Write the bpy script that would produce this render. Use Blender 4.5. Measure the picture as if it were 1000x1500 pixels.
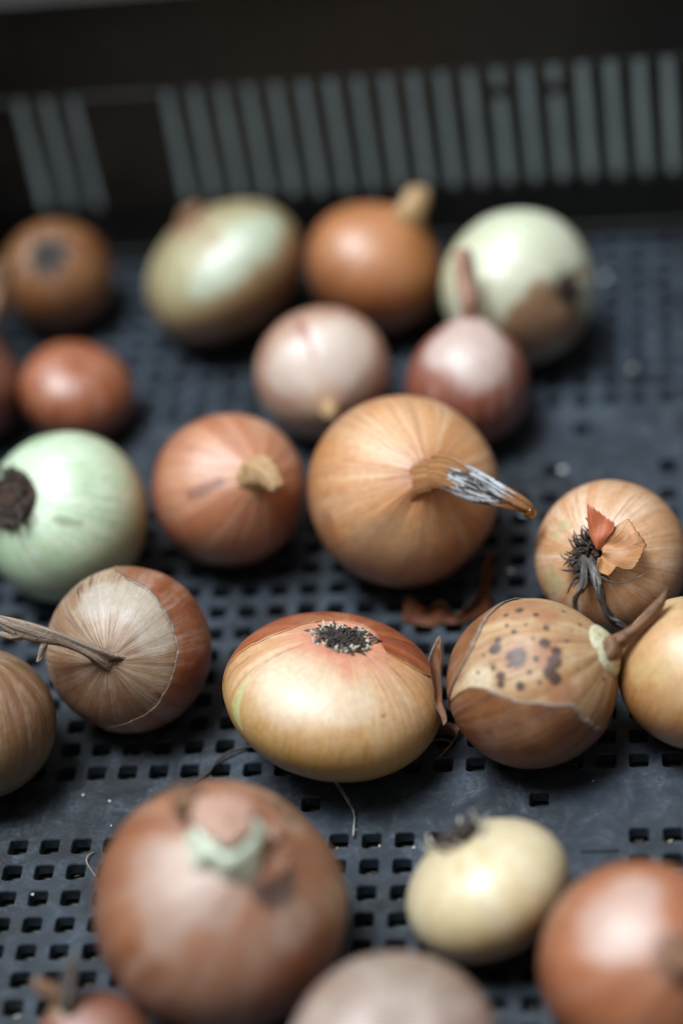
import bpy, math, random
import numpy as np
from mathutils import Matrix, Vector

scene = bpy.context.scene
for o in list(bpy.data.objects):
    bpy.data.objects.remove(o)
COL = scene.collection

# ------------------------------------------------------------------ camera
cam_data = bpy.data.cameras.new('camera')
cam = bpy.data.objects.new('camera', cam_data)
COL.objects.link(cam)
cam.matrix_world = Matrix(((0.98723398, 0.03970471, 0.15424855, 0.13536245),
                           (0.08730503, 0.67509122, -0.73255012, -0.58721184),
                           (-0.13321753, 0.73666504, 0.66300657, 0.618296),
                           (0, 0, 0, 1)))
cam_data.sensor_fit = 'VERTICAL'
cam_data.sensor_height = 36.0
cam_data.sensor_width = 24.0
cam_data.lens = 86.6
cam_data.clip_start = 0.01
cam_data.clip_end = 50
cam_data.dof.use_dof = True
cam_data.dof.focus_distance = 0.824
cam_data.dof.aperture_fstop = 2.1
cam_data.dof.aperture_blades = 0
scene.camera = cam

# ------------------------------------------------------------------ world and lamp
world = bpy.data.worlds.new('World')
scene.world = world
world.use_nodes = True
bg = world.node_tree.nodes['Background']
bg.inputs['Color'].default_value = (1.0, 0.92, 0.84, 1)
bg.inputs['Strength'].default_value = 0.22

lamp_data = bpy.data.lights.new('window_light', 'AREA')
lamp_data.shape = 'RECTANGLE'
lamp_data.size = 1.0
lamp_data.size_y = 1.0
lamp_data.spread = math.radians(33)
lamp_data.energy = 4.7
lamp_data.color = (0.90, 0.96, 1.0)
lamp = bpy.data.objects.new('window_light', lamp_data)
COL.objects.link(lamp)
lamp.location = (-0.15, -0.08, 1.12)
lamp.rotation_euler = (Vector((0.115, -0.02, 0)) - lamp.location).to_track_quat('-Z', 'Y').to_euler()

scene.view_settings.view_transform = 'Standard'
scene.view_settings.look = 'None'
scene.view_settings.exposure = 0.0
scene.view_settings.gamma = 1.0
scene.render.engine = 'CYCLES'
scene.cycles.use_denoising = True
scene.cycles.max_bounces = 8
scene.cycles.caustics_reflective = False
scene.cycles.caustics_refractive = False

# measured geometry of the bulbs: centre, orientation (columns x, y, pole), half width a, half height b (metres),
# dried stem (local x, y, z, radius), stains and painted glare or shade (channel, longitude deg, latitude -1..1, radius deg)
GEO = {
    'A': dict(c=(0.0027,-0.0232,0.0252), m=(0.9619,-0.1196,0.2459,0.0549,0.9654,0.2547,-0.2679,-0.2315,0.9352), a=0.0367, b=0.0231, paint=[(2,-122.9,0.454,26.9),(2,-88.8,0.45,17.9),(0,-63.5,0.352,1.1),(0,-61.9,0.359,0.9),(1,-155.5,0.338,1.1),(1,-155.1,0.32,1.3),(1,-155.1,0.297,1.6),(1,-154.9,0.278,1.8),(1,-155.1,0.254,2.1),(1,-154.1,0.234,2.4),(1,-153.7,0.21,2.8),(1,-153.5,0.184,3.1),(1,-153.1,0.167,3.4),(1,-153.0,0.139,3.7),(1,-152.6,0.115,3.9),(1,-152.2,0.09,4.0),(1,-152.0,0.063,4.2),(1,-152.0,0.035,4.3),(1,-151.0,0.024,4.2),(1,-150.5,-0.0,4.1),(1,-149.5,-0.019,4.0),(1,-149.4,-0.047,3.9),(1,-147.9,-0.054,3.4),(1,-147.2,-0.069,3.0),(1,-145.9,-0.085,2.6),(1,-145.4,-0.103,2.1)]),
    'B': dict(c=(0.0699,-0.0232,0.0283), m=(0.4696,-0.0339,0.8822,-0.0215,0.9985,0.0498,-0.8826,-0.0424,0.4682), a=0.0284, b=0.0279, stem=[(-0.0002,0.0005,0.0299,0.0055),(-0.0001,0.0011,0.0337,0.004200000000000001),(-0.0001,0.0029,0.0395,0.003),(-0.0003,0.0059,0.0448,0.0031),(-0.0009,0.0087,0.0492,0.0026),(-0.0028,0.0121,0.0533,0.0005)], paint=[(0,-149.9,0.208,7.7),(0,-161.1,0.059,5.0),(0,-166.2,0.096,3.2),(0,-141.7,0.047,3.6),(0,-130.3,0.156,3.6),(0,-148.8,0.012,2.3),(0,-136.2,0.028,2.7),(0,-154.9,0.432,4.1),(0,-170.8,0.465,2.7),(0,173.5,0.392,2.3),(0,-169.9,0.223,2.3),(0,-177.4,0.175,1.8),(0,-137.2,0.457,5.5),(0,-130.7,0.393,5.5),(0,-145.6,0.5,4.1),(0,-125.2,0.408,5.0),(0,-122.4,0.601,1.1),(0,-83.0,0.754,1.8),(0,155.2,0.585,1.8),(0,169.1,0.738,1.4),(0,167.5,0.26,3.6),(0,171.3,0.16,2.3),(0,-115.7,-0.12,3.2),(0,-174.6,0.317,1.8),(0,-161.2,0.353,1.4),(0,-159.8,-0.039,1.4),(0,-145.9,0.131,1.8),(0,-136.5,0.255,1.8),(0,-127.0,0.293,1.8),(0,-155.5,0.604,1.4),(0,-172.1,0.667,1.1),(0,-150.5,-0.121,1.4),(0,-144.3,0.336,2.3),(1,164.5,0.255,15.5),(1,165.9,0.04,10.0),(1,171.5,0.466,10.9),(1,-114.9,0.403,11.8),(1,-144.7,0.417,11.8),(1,-149.9,0.208,11.8),(2,-144.2,-0.149,13.6)]),
    'C': dict(c=(0.0946,0.0392,0.0252), m=(0.9804,0.0379,-0.1933,-0.1635,0.7032,-0.6919,0.1097,0.71,0.6956), a=0.0264, b=0.0238, paint=[(1,138.5,0.616,6.2),(1,155.2,0.605,5.2),(1,-151.0,0.551,11.4),(2,-119.7,0.763,15.5),(2,154.9,0.811,9.3),(0,130.8,0.697,2.1)]),
    'D': dict(c=(0.1235,-0.0177,0.0245), m=(0.911,0.0075,0.4123,-0.1163,0.9639,0.2395,-0.3956,-0.2661,0.879), a=0.0261, b=0.024, paint=[(1,-143.1,0.052,11.9),(1,-132.3,0.184,11.9),(1,-125.9,0.342,9.9),(2,131.7,0.528,6.9)]),
    'E': dict(c=(0.0207,0.0698,0.033), m=(0.938,0.0219,0.3459,0.2059,0.7677,-0.6069,-0.2789,0.6405,0.7156), a=0.0344, b=0.0317, stem=[(0.0025,0.0007,0.0345,0.009),(0.006,0.0007,0.0403,0.007),(0.0139,-0.0032,0.0455,0.007),(0.0238,-0.008,0.0488,0.005),(0.0301,-0.0108,0.0497,0.0034),(0.0334,-0.0123,0.0491,0.0022)], paint=[(0,-144.8,0.135,10.6),(0,-154.9,0.212,7.4),(1,-117.4,0.455,24.6)]),
    'F': dict(c=(-0.0454,0.0799,0.0276), m=(0.8421,0.0089,0.5392,0.3329,0.778,-0.5328,-0.4243,0.6282,0.6522), a=0.0282, b=0.0268, stem=[(-0.0002,0.0014,0.0299,0.006),(0.0006,0.0007,0.0346,0.0052),(0.0018,-0.0022,0.0379,0.0038),(0.0035,-0.0054,0.0403,0.0026)], paint=[(0,-165.7,0.443,4.1),(0,-166.2,0.477,4.2),(0,-166.6,0.509,4.3),(0,-167.2,0.541,4.5),(0,-167.8,0.572,4.6),(0,-168.4,0.608,4.3),(0,-170.0,0.645,4.1),(0,-171.8,0.686,3.8),(0,-173.2,0.721,3.6)]),
    'G': dict(c=(-0.1043,0.0662,0.03), m=(0.8642,-0.0492,-0.5007,-0.2052,0.8742,-0.4401,0.4594,0.4831,0.7454), a=0.0321, b=0.0283, paint=[(1,82.8,0.388,17.9),(1,-68.7,0.369,15.2),(1,9.7,0.414,13.4),(0,-32.3,0.59,2.2),(0,-31.6,0.564,2.6),(0,-31.0,0.539,3.0),(0,-30.4,0.513,3.4),(0,-29.6,0.482,3.3),(0,-28.8,0.447,2.8),(0,-28.5,0.409,2.3),(0,-27.8,0.373,1.8)]),
    'H': dict(c=(-0.0702,-0.0019,0.0279), m=(0.9983,0.057,-0.0148,-0.0471,0.6205,-0.7828,-0.0354,0.7821,0.6221), a=0.0288, b=0.0265, stem=[(-0.0011,0.0008,0.0286,0.0045),(-0.0035,0.003,0.0319,0.0034),(-0.0079,0.0055,0.0345,0.0027),(-0.0144,0.0083,0.0364,0.0029),(-0.0228,0.0102,0.0366,0.0038),(-0.0307,0.0123,0.0368,0.0036),(-0.0378,0.0151,0.0367,0.0012)], paint=[(1,-91.7,0.582,23.5),(1,-151.4,0.558,23.5),(1,-129.4,0.338,18.8),(2,69.9,0.489,23.5),(2,103.2,0.518,18.8),(2,31.4,0.618,16.4)]),
    'I': dict(c=(-0.1189,-0.0327,0.0254), m=(0.9542,-0.2705,0.1279,0.1932,0.8834,0.4269,-0.2285,-0.3826,0.8952), a=0.0265, b=0.0252),
    'J': dict(c=(-0.0207,-0.1211,0.0361), m=(0.8859,-0.0811,0.4566,0.1785,0.9684,-0.1743,-0.4281,0.236,0.8724), a=0.0381, b=0.0355, stem=[(-0.0205,0.0085,0.0414,0.005),(-0.0178,-0.0001,0.0425,0.005),(-0.0119,-0.0054,0.0433,0.005),(-0.0057,-0.0051,0.0445,0.005),(-0.0011,-0.0003,0.0458,0.005),(-0.0122,0.0035,0.0458,0.008),(-0.0218,0.0148,0.0365,0.005)], paint=[(1,-163.9,0.543,23.5),(1,-142.2,0.713,18.8),(1,-53.2,0.629,14.1),(1,-138.7,0.369,12.5),(2,-87.2,0.5,15.7),(2,-98.1,0.326,21.9),(1,47.6,0.671,8.1),(1,-148.0,0.486,15.7),(1,-174.1,0.7,12.5),(0,-60.2,0.849,11.3),(0,68.8,0.604,5.0),(0,54.9,0.629,4.4),(0,80.2,0.587,3.1)]),
    'K': dict(c=(0.0579,-0.1048,0.0218), m=(0.9159,-0.0821,-0.393,0.2478,0.8856,0.3927,0.3158,-0.4571,0.8315), a=0.0261, b=0.0196, stem=[(0.0078,-0.0107,0.0217,0.0034),(0.0101,-0.0098,0.0237,0.0026),(0.0116,-0.0083,0.0247,0.0012)], paint=[(1,154.3,0.774,7.4),(1,-153.5,0.924,5.5)]),
    'L': dict(c=(0.1056,-0.1395,0.0296), m=(0.9225,0.0312,0.3848,0.1951,0.8224,-0.5345,-0.3332,0.5681,0.7525), a=0.0305, b=0.0289, paint=[(0,140.0,0.96,11.3),(0,-56.6,0.939,11.3),(1,147.4,0.558,26.4),(1,117.8,0.516,18.8)]),
    'M': dict(c=(0.0353,-0.1742,0.03), m=(0.9797,-0.0455,0.1953,0.084,0.9775,-0.1935,-0.1821,0.2059,0.9615), a=0.0314, b=0.0298),
    'N': dict(c=(-0.0579,-0.1621,0.0181), m=(0.8961,-0.2188,-0.3863,0.3219,0.9194,0.226,0.3057,-0.3268,0.8943), a=0.0188, b=0.0179, stem=[(0.0032,-0.0015,0.0226,0.004),(0.0069,0.0015,0.0264,0.0045),(0.0115,0.0046,0.0301,0.002)], paint=[(1,102.8,0.68,11.2),(1,-5.3,0.925,8.7)]),
    'O': dict(c=(-0.0165,0.1473,0.0259), m=(0.9727,0.1211,0.1982,0.1766,0.1687,-0.9697,-0.1508,0.9782,0.1427), a=0.0259, b=0.0246, stem=[(0.0008,-0.005,0.0177,0.0035),(0.001,-0.0052,0.0214,0.0016)], paint=[(0,112.8,0.029,4.1),(0,111.7,0.098,4.4),(0,110.6,0.157,4.7),(0,110.2,0.207,5.0),(0,109.2,0.256,5.3),(0,108.7,0.324,4.7),(0,107.4,0.383,4.1),(0,106.6,0.436,3.5),(0,106.0,0.494,2.9),(1,74.6,0.423,35.1),(1,134.9,0.502,29.2),(2,153.7,0.914,14.0)]),
    'P': dict(c=(0.04,0.1394,0.0234), m=(0.9903,-0.0937,0.1024,0.0265,0.8521,0.5226,-0.1362,-0.5149,0.8464), a=0.0237, b=0.0233, stem=[(-0.0002,-0.0048,0.0273,0.006),(-0.0012,-0.0038,0.0328,0.0036),(-0.0028,-0.0023,0.0404,0.0034),(-0.0048,-0.0002,0.0514,0.003)], paint=[(1,-89.2,0.589,37.8),(1,-81.4,0.338,31.5),(1,-124.3,0.469,25.2)]),
    'Q': dict(c=(-0.0022,0.2141,0.0258), m=(0.7815,-0.0988,0.616,-0.031,0.98,0.1964,-0.6231,-0.1726,0.7628), a=0.028, b=0.0241, stem=[(-0.0009,-0.0013,0.0278,0.007),(-0.001,0.0011,0.0321,0.006),(-0.0006,0.0035,0.0345,0.006),(0.0019,0.0051,0.0369,0.004)]),
    'R': dict(c=(0.0577,0.1896,0.0304), m=(0.6777,0.0491,0.7337,0.5758,0.5852,-0.571,-0.4574,0.8094,0.3683), a=0.0307, b=0.0285, paint=[(0,87.1,0.97,8.0),(0,-36.3,0.939,7.0),(1,-157.4,0.775,18.1),(1,-143.2,0.553,17.1),(1,-99.2,0.737,20.1),(1,-110.3,0.509,20.1),(1,-138.0,0.369,11.1),(1,36.4,0.786,6.0),(1,-126.6,0.4,15.1),(1,-63.3,0.626,15.1)]),
    'S': dict(c=(-0.0642,0.2155,0.0273), m=(0.8936,-0.1608,-0.4191,0.2474,0.9555,0.1609,0.3745,-0.2475,0.8936), a=0.0347, b=0.025, stem=[(-0.0013,-0.0001,0.0248,0.006),(0.003,0.002,0.0273,0.006),(0.0061,0.0047,0.0291,0.003)], paint=[(1,-43.9,0.337,23.1),(1,-74.9,0.307,20.8),(1,-94.3,0.273,13.9),(1,-24.4,0.318,13.9)]),
    'T': dict(c=(-0.1373,0.2259,0.0223), m=(0.9941,-0.0438,0.0989,0.0875,0.8627,-0.4981,-0.0635,0.5039,0.8615), a=0.0232, b=0.022, paint=[(0,-80.3,0.984,18.4)]),
    'U': dict(c=(-0.1179,0.1537,0.0178), m=(0.9069,-0.1587,0.3903,0.1647,0.9862,0.0183,-0.3878,0.0477,0.9205), a=0.0223, b=0.0169),
    'V': dict(c=(-0.1613,0.153,0.0218), m=(0.8959,-0.2658,0.3559,0.1068,0.9066,0.4082,-0.4311,-0.3277,0.8407), a=0.0218, b=0.0218, stem=[(0.0042,0.0046,0.0294,0.005),(0.0035,0.0083,0.0397,0.004),(0.0022,0.0125,0.0512,0.0036)]),
}
EDGE = {
    'A_l': [(137.6,0.783),(167.1,0.701),(178.8,0.475),(176.7,0.238),(176.7,0.071),(-177.4,-0.051)],
    'A_r': [(8.8,0.814),(-15.9,0.752),(-16.0,0.629),(-9.0,0.467),(4.8,0.237),(4.3,0.136)],
    'H': [(99.6,0.051),(85.8,0.297),(70.3,0.347),(50.2,0.436),(32.3,0.46),(13.1,0.484),(-12.8,0.509),(-35.2,0.513),(-59.6,0.48),(-78.4,0.449),(-98.2,0.372)],
    'B_low': [(-142.5,-0.723),(-144.8,-0.399),(-145.9,-0.216),(-137.7,-0.08),(-127.4,0.045),(-117.3,0.185),(-107.4,0.329),(-101.2,0.418),(-83.0,0.44),(-61.0,0.421)],
    'B_up': [(-153.1,-0.463),(-159.8,-0.261),(-171.1,-0.104),(178.0,-0.017),(165.1,0.027),(150.4,0.085)],
}

# ------------------------------------------------------------------ helpers
def link(name, me, mat=None, parent=None):
    o = bpy.data.objects.new(name, me)
    COL.objects.link(o)
    if mat is not None and me is not None and not me.materials:
        me.materials.append(mat)
    if parent is not None:
        o.parent = parent
    return o

def tag(o, label=None, cat=None, group=None, kind=None):
    if label: o['label'] = label
    if cat: o['category'] = cat
    if group: o['group'] = group
    if kind: o['kind'] = kind
    return o

def make_mesh(name, verts, faces, st=None, msk=None, smooth=True):
    me = bpy.data.meshes.new(name)
    me.from_pydata([tuple(v) for v in verts], [], [tuple(f) for f in faces])
    if st is not None:
        at = me.attributes.new('st', 'FLOAT_VECTOR', 'POINT')
        at.data.foreach_set('vector', np.asarray(st, np.float32).ravel())
    if msk is not None:
        at = me.attributes.new('msk', 'FLOAT_VECTOR', 'POINT')
        at.data.foreach_set('vector', np.asarray(msk, np.float32).ravel())
    if smooth:
        me.polygons.foreach_set('use_smooth', np.ones(len(me.polygons), bool))
    me.update()
    return me

def grid_faces(nu, nv, wrap_u=False):
    """vertex index = v*nu+u"""
    F = []
    for v in range(nv - 1):
        for u in range(nu if wrap_u else nu - 1):
            a = v * nu + u; b = v * nu + (u + 1) % nu
            F.append((a, b, b + nu, a + nu))
    return F

def sstep(e0, e1, x):
    t = np.clip((np.asarray(x, float) - e0) / (e1 - e0), 0, 1)
    return t * t * (3 - 2 * t)

class Wave:
    """smooth random field on 3-D directions: a sum of a few sinusoids"""
    def __init__(self, seed, f0, f1, n=10):
        r = np.random.RandomState(seed)
        d = r.normal(size=(n, 3)); d /= np.linalg.norm(d, axis=1)[:, None]
        self.k = d * r.uniform(f0, f1, (n, 1)); self.p = r.uniform(0, 6.28, n); self.n = n
    def __call__(self, P):
        return np.sin(np.asarray(P) @ self.k.T + self.p).sum(-1) / math.sqrt(self.n)

# ------------------------------------------------------------------ node helper
class NT:
    def __init__(self, name):
        self.m = bpy.data.materials.new(name); self.m.use_nodes = True
        self.t = self.m.node_tree; self.n = self.t.nodes; self.l = self.t.links
        self.b = self.n['Principled BSDF']; self.o = self.n['Material Output']
    def new(self, kind, **kw):
        x = self.n.new(kind)
        for k, v in kw.items(): setattr(x, k, v)
        return x
    def put(self, sock, v):
        if hasattr(v, 'is_linked'): self.l.new(v, sock)
        elif isinstance(v, tuple) and len(v) == 3 and sock.type == 'RGBA': sock.default_value = (*v, 1)
        else: sock.default_value = v
    def math(self, op, a, b=0.0, c=None):
        x = self.new('ShaderNodeMath', operation=op)
        self.put(x.inputs[0], a); self.put(x.inputs[1], b)
        if c is not None: self.put(x.inputs[2], c)
        return x.outputs[0]
    def ramp(self, v, a, b, lo=0.0, hi=1.0):
        x = self.new('ShaderNodeMapRange', interpolation_type='SMOOTHSTEP')
        self.put(x.inputs[0], v)
        for i, q in enumerate((a, b, lo, hi)): x.inputs[i + 1].default_value = q
        return x.outputs[0]
    def mix(self, f, a, b, mode='MIX'):
        x = self.new('ShaderNodeMix', data_type='RGBA', blend_type=mode)
        self.put(x.inputs[0], f); self.put(x.inputs[6], a); self.put(x.inputs[7], b)
        return x.outputs[2]
    def attr(self, name):
        return self.new('ShaderNodeAttribute', attribute_name=name).outputs['Vector']
    def vmul(self, v, s):
        x = self.new('ShaderNodeVectorMath', operation='MULTIPLY')
        self.put(x.inputs[0], v); x.inputs[1].default_value = s
        return x.outputs[0]
    def vadd(self, v, s):
        x = self.new('ShaderNodeVectorMath', operation='ADD')
        self.put(x.inputs[0], v); self.put(x.inputs[1], s)
        return x.outputs[0]
    def noise(self, v, scale, detail=3.0, rough=0.55, dist=0.0):
        x = self.new('ShaderNodeTexNoise')
        self.put(x.inputs['Vector'], v); x.inputs['Scale'].default_value = scale
        x.inputs['Detail'].default_value = detail; x.inputs['Roughness'].default_value = rough
        x.inputs['Distortion'].default_value = dist
        return x.outputs['Fac']
    def sep(self, v):
        x = self.new('ShaderNodeSeparateXYZ'); self.put(x.inputs[0], v); return x.outputs
    def obj(self):
        return self.new('ShaderNodeTexCoord').outputs['Object']
    def bump(self, h, strength, dist):
        x = self.new('ShaderNodeBump')
        x.inputs['Strength'].default_value = strength; x.inputs['Distance'].default_value = dist
        self.put(x.inputs['Height'], h); self.put(self.b.inputs['Normal'], x.outputs[0])

def skin_material(name, pale, mid, dark, stripe=0.6, vein=0.5, vein_col=None, blotch=None, blotch_amt=0.0,
                  top=None, top_at=0.8, low=None, low_at=-0.2, paints=(None, None, None), soft=(0.1, 0.25, 0.25),
                  rough=0.36, seed=0.0, sss=0.12, film=0.09, bump=0.45, coat=0.9, spec=1.0, rag=(0.7, 0.9, 0.9)):
    """papery onion skin: meridional fibres, veins, blotches, stains"""
    t = NT(name)
    def deep(c): return tuple(v ** 1.46 for v in c) if c else c
    pale, mid, dark, low, top, blotch = (deep(c) for c in (pale, mid, dark, low, top, blotch))
    st = t.attr('st'); off = (seed * 7.31, seed * 3.77, seed * 1.93)
    lat = t.sep(st)[2]
    wob = t.noise(t.vadd(t.vmul(st, (1, 1, 1)), off), 3.0, 2.0)
    wv = t.new('ShaderNodeCombineXYZ'); t.put(wv.inputs[0], wob); t.put(wv.inputs[1], wob)
    stw = t.vadd(st, t.vmul(wv.outputs[0], (0.045, -0.045, 0)))
    coarse = t.noise(t.vadd(t.vmul(stw, (3.2, 3.2, 0.45)), off), 1.0, 3.0)
    fine = t.noise(t.vadd(t.vmul(stw, (17, 17, 0.9)), off), 1.0, 3.0, 0.6)
    hair = t.noise(t.vadd(t.vmul(stw, (55, 55, 2.2)), off), 1.0, 2.0, 0.6)
    col = t.mix(t.ramp(coarse, 0.40, 0.60), pale, mid)
    col = t.mix(t.math('MULTIPLY', t.ramp(fine, 0.46, 0.72), stripe), col, dark)
    col = t.mix(t.math('MULTIPLY', t.ramp(hair, 0.5, 0.75), stripe * 0.45), col, dark)
    lines = t.noise(t.vadd(t.vmul(stw, (8.5, 8.5, 0.3)), off), 1.0, 1.0, 0.4)
    band = t.ramp(t.math('ABSOLUTE', t.math('SUBTRACT', lines, 0.5)), 0.004, 0.022, 1.0, 0.0)
    brk = t.ramp(t.noise(t.vadd(t.vmul(st, (4, 4, 2)), off), 1.0, 2.0), 0.42, 0.6)
    band = t.math('MULTIPLY', band, brk)
    col = t.mix(t.math('MULTIPLY', band, vein), col, vein_col or dark)
    oc = t.vadd(t.vmul(t.obj(), (1, 1, 1)), (seed, seed * 2, seed * 3))
    big = t.noise(oc, 48.0, 4.0, 0.6, 0.4)
    if blotch:
        col = t.mix(t.math('MULTIPLY', t.ramp(big, 0.45, 0.66), blotch_amt), col, blotch)
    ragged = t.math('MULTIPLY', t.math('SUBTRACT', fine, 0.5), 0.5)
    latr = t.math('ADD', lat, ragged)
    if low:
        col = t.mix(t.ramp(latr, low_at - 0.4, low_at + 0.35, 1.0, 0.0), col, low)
    if top:
        col = t.mix(t.math('MULTIPLY', t.ramp(latr, top_at - 0.22, top_at + 0.14), 0.9), col, top)
    grain = t.noise(oc, 420.0, 3.0, 0.6)
    mk = t.sep(t.attr('msk'))
    for i in (2, 1, 0):
        if paints[i]:
            w = t.math('ADD', mk[i], t.math('MULTIPLY', t.math('SUBTRACT', t.noise(oc, 280.0 if i == 0 else 80.0, 3.0, 0.6), 0.5), rag[i]))
            if i == 0: w = t.math('ADD', w, t.math('MULTIPLY', t.math('SUBTRACT', fine, 0.5), 0.8))
            w = t.ramp(w, 0.5 - soft[i], 0.5 + soft[i])
            w = t.math('MULTIPLY', w, t.ramp(mk[i], 0.02, 0.12))
            col = t.mix(t.math('MULTIPLY', w, 0.92), col, paints[i])
    if film:
        sc = t.math('ADD', t.math('MULTIPLY', t.noise(t.vadd(t.vmul(stw, (5.5, 5.5, 1.1)), off), 1.0, 4.0, 0.6), 0.6), t.math('MULTIPLY', t.noise(oc, 75.0, 5.0, 0.65, 1.0), 0.4))
        col = t.mix(t.math('MULTIPLY', t.ramp(sc, 0.46, 0.62), film), col, (0.66, 0.58, 0.53))
    col = t.mix(t.ramp(grain, 0.3, 0.7, 0.0, 0.45), col, t.mix(1.0, col, (0.72, 0.62, 0.52), 'MULTIPLY'))
    cross = t.noise(t.vadd(t.vmul(stw, (26, 26, 9.0)), off), 1.0, 4.0, 0.7, 0.8)
    col = t.mix(t.ramp(cross, 0.50, 0.72, 0.0, 0.38), col, t.mix(1.0, col, (0.70, 0.56, 0.44), 'MULTIPLY'))
    fleck = t.noise(oc, 900.0, 2.0, 0.6)
    col = t.mix(t.ramp(fleck, 0.70, 0.76, 0.0, 0.5), col, t.mix(1.0, col, (0.42, 0.30, 0.24), 'MULTIPLY'))
    t.put(t.b.inputs['Base Color'], col)
    t.put(t.b.inputs['Roughness'], t.ramp(t.math('ADD', t.math('MULTIPLY', big, 0.6), t.math('MULTIPLY', fine, 0.4)), 0.3, 0.7, rough + 0.06, rough + 0.22))
    t.b.inputs['Specular IOR Level'].default_value = spec
    if sss:
        t.b.inputs['Subsurface Weight'].default_value = sss
        t.b.inputs['Subsurface Radius'].default_value = (0.006, 0.003, 0.0015)
        t.b.inputs['Subsurface Scale'].default_value = 1.0
    if coat:
        t.b.inputs['Coat Weight'].default_value = coat
        t.b.inputs['Coat Roughness'].default_value = 0.50
    h = t.math('ADD', t.math('MULTIPLY', fine, 0.6), t.math('ADD', t.math('MULTIPLY', hair, 0.35), t.math('ADD', t.math('MULTIPLY', t.noise(oc, 160.0, 4.0), 0.6), t.math('MULTIPLY', cross, 0.5))))
    t.bump(h, bump, 0.0006)
    return t.m

def fibre_material(name, c1, c2, c3=None, rough=0.7, scale=1.0, patch=0.5, bump=0.6):
    t = NT(name)
    st = t.attr('st')
    a = t.noise(t.vmul(st, (6 * scale, 6 * scale, 2.5)), 1.0, 4.0, 0.6)
    oc = t.obj()
    col = t.mix(t.ramp(a, 0.35, 0.65), c1, c2)
    if c3:
        col = t.mix(t.ramp(t.noise(t.vadd(t.vmul(oc, (1, 1, 1)), t.vmul(st, (0.004, 0.004, 0.004))), 190.0, 4.0, 0.65), 0.62 - patch * 0.3, 0.7 - patch * 0.2), col, c3)
    t.put(t.b.inputs['Base Color'], col)
    t.b.inputs['Roughness'].default_value = rough
    t.bump(t.math('ADD', a, t.noise(oc, 900.0, 3.0)), bump, 0.0006)
    return t.m

def plain_material(name, c1, c2, scale=120.0, rough=0.6, bump=0.3):
    t = NT(name); oc = t.obj()
    a = t.noise(oc, scale, 5.0, 0.6)
    t.put(t.b.inputs['Base Color'], t.mix(t.ramp(a, 0.35, 0.65), c1, c2))
    t.b.inputs['Roughness'].default_value = rough
    t.bump(t.noise(oc, scale * 5, 4.0), bump, 0.0004)
    return t.m

def plastic_material(name='crate_plastic', dusty=1.0):
    """scuffed dark crate plastic with dusty film and grey scratches"""
    t = NT(name); oc = t.obj()
    big = t.noise(oc, 16.0, 5.0, 0.62, 0.3)
    mid = t.noise(oc, 85.0, 6.0, 0.7, 0.8)
    fine = t.noise(oc, 650.0, 4.0, 0.7)
    scr = t.noise(t.vmul(oc, (1.0, 6.0, 1.0)), 190.0, 4.0, 0.7, 1.5)
    col = t.mix(t.ramp(big, 0.35, 0.7), *(((0.009, 0.012, 0.017), (0.027, 0.040, 0.057)) if dusty > 0.5 else ((0.010, 0.0095, 0.009), (0.018, 0.0175, 0.017))))
    dust = t.math('MULTIPLY', t.ramp(mid, 0.44, 0.72), t.ramp(fine, 0.3, 0.7))
    col = t.mix(t.math('MULTIPLY', dust, 0.95 * dusty), col, (0.070, 0.100, 0.132))
    col = t.mix(t.math('MULTIPLY', t.ramp(scr, 0.62, 0.72), 0.35 * dusty), col, (0.11, 0.14, 0.17))
    col = t.mix(t.ramp(t.noise(oc, 130.0, 5.0, 0.7, 0.6), 0.62, 0.72, 0.0, 0.75), col, (0.015, 0.016, 0.018))
    col = t.mix(t.ramp(t.noise(t.vadd(oc, (3.1, 1.7, 0.4)), 1500.0, 2.0, 0.6), 0.73, 0.78, 0.0, 0.6), col, (0.4, 0.43, 0.45))
    t.put(t.b.inputs['Base Color'], col)
    t.put(t.b.inputs['Roughness'], t.ramp(mid, 0.3, 0.7, 0.42, 0.68))
    t.bump(t.math('ADD', t.math('MULTIPLY', fine, 0.4), mid), 0.35, 0.0005)
    return t.m

# ------------------------------------------------------------------ crate and ground
PL = plastic_material()
PW = plastic_material('crate_wall_plastic', 0.15)
MM = 0.001
X0, X1, Y0, Y1 = -0.192, 0.212, -0.302, 0.264      # inside of the crate
TOP = 0.131
crate = link('crate', None)
tag(crate, 'dark grey perforated plastic crate that holds all the onions', 'crate')
crate.location = (0, 0, 0)

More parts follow.
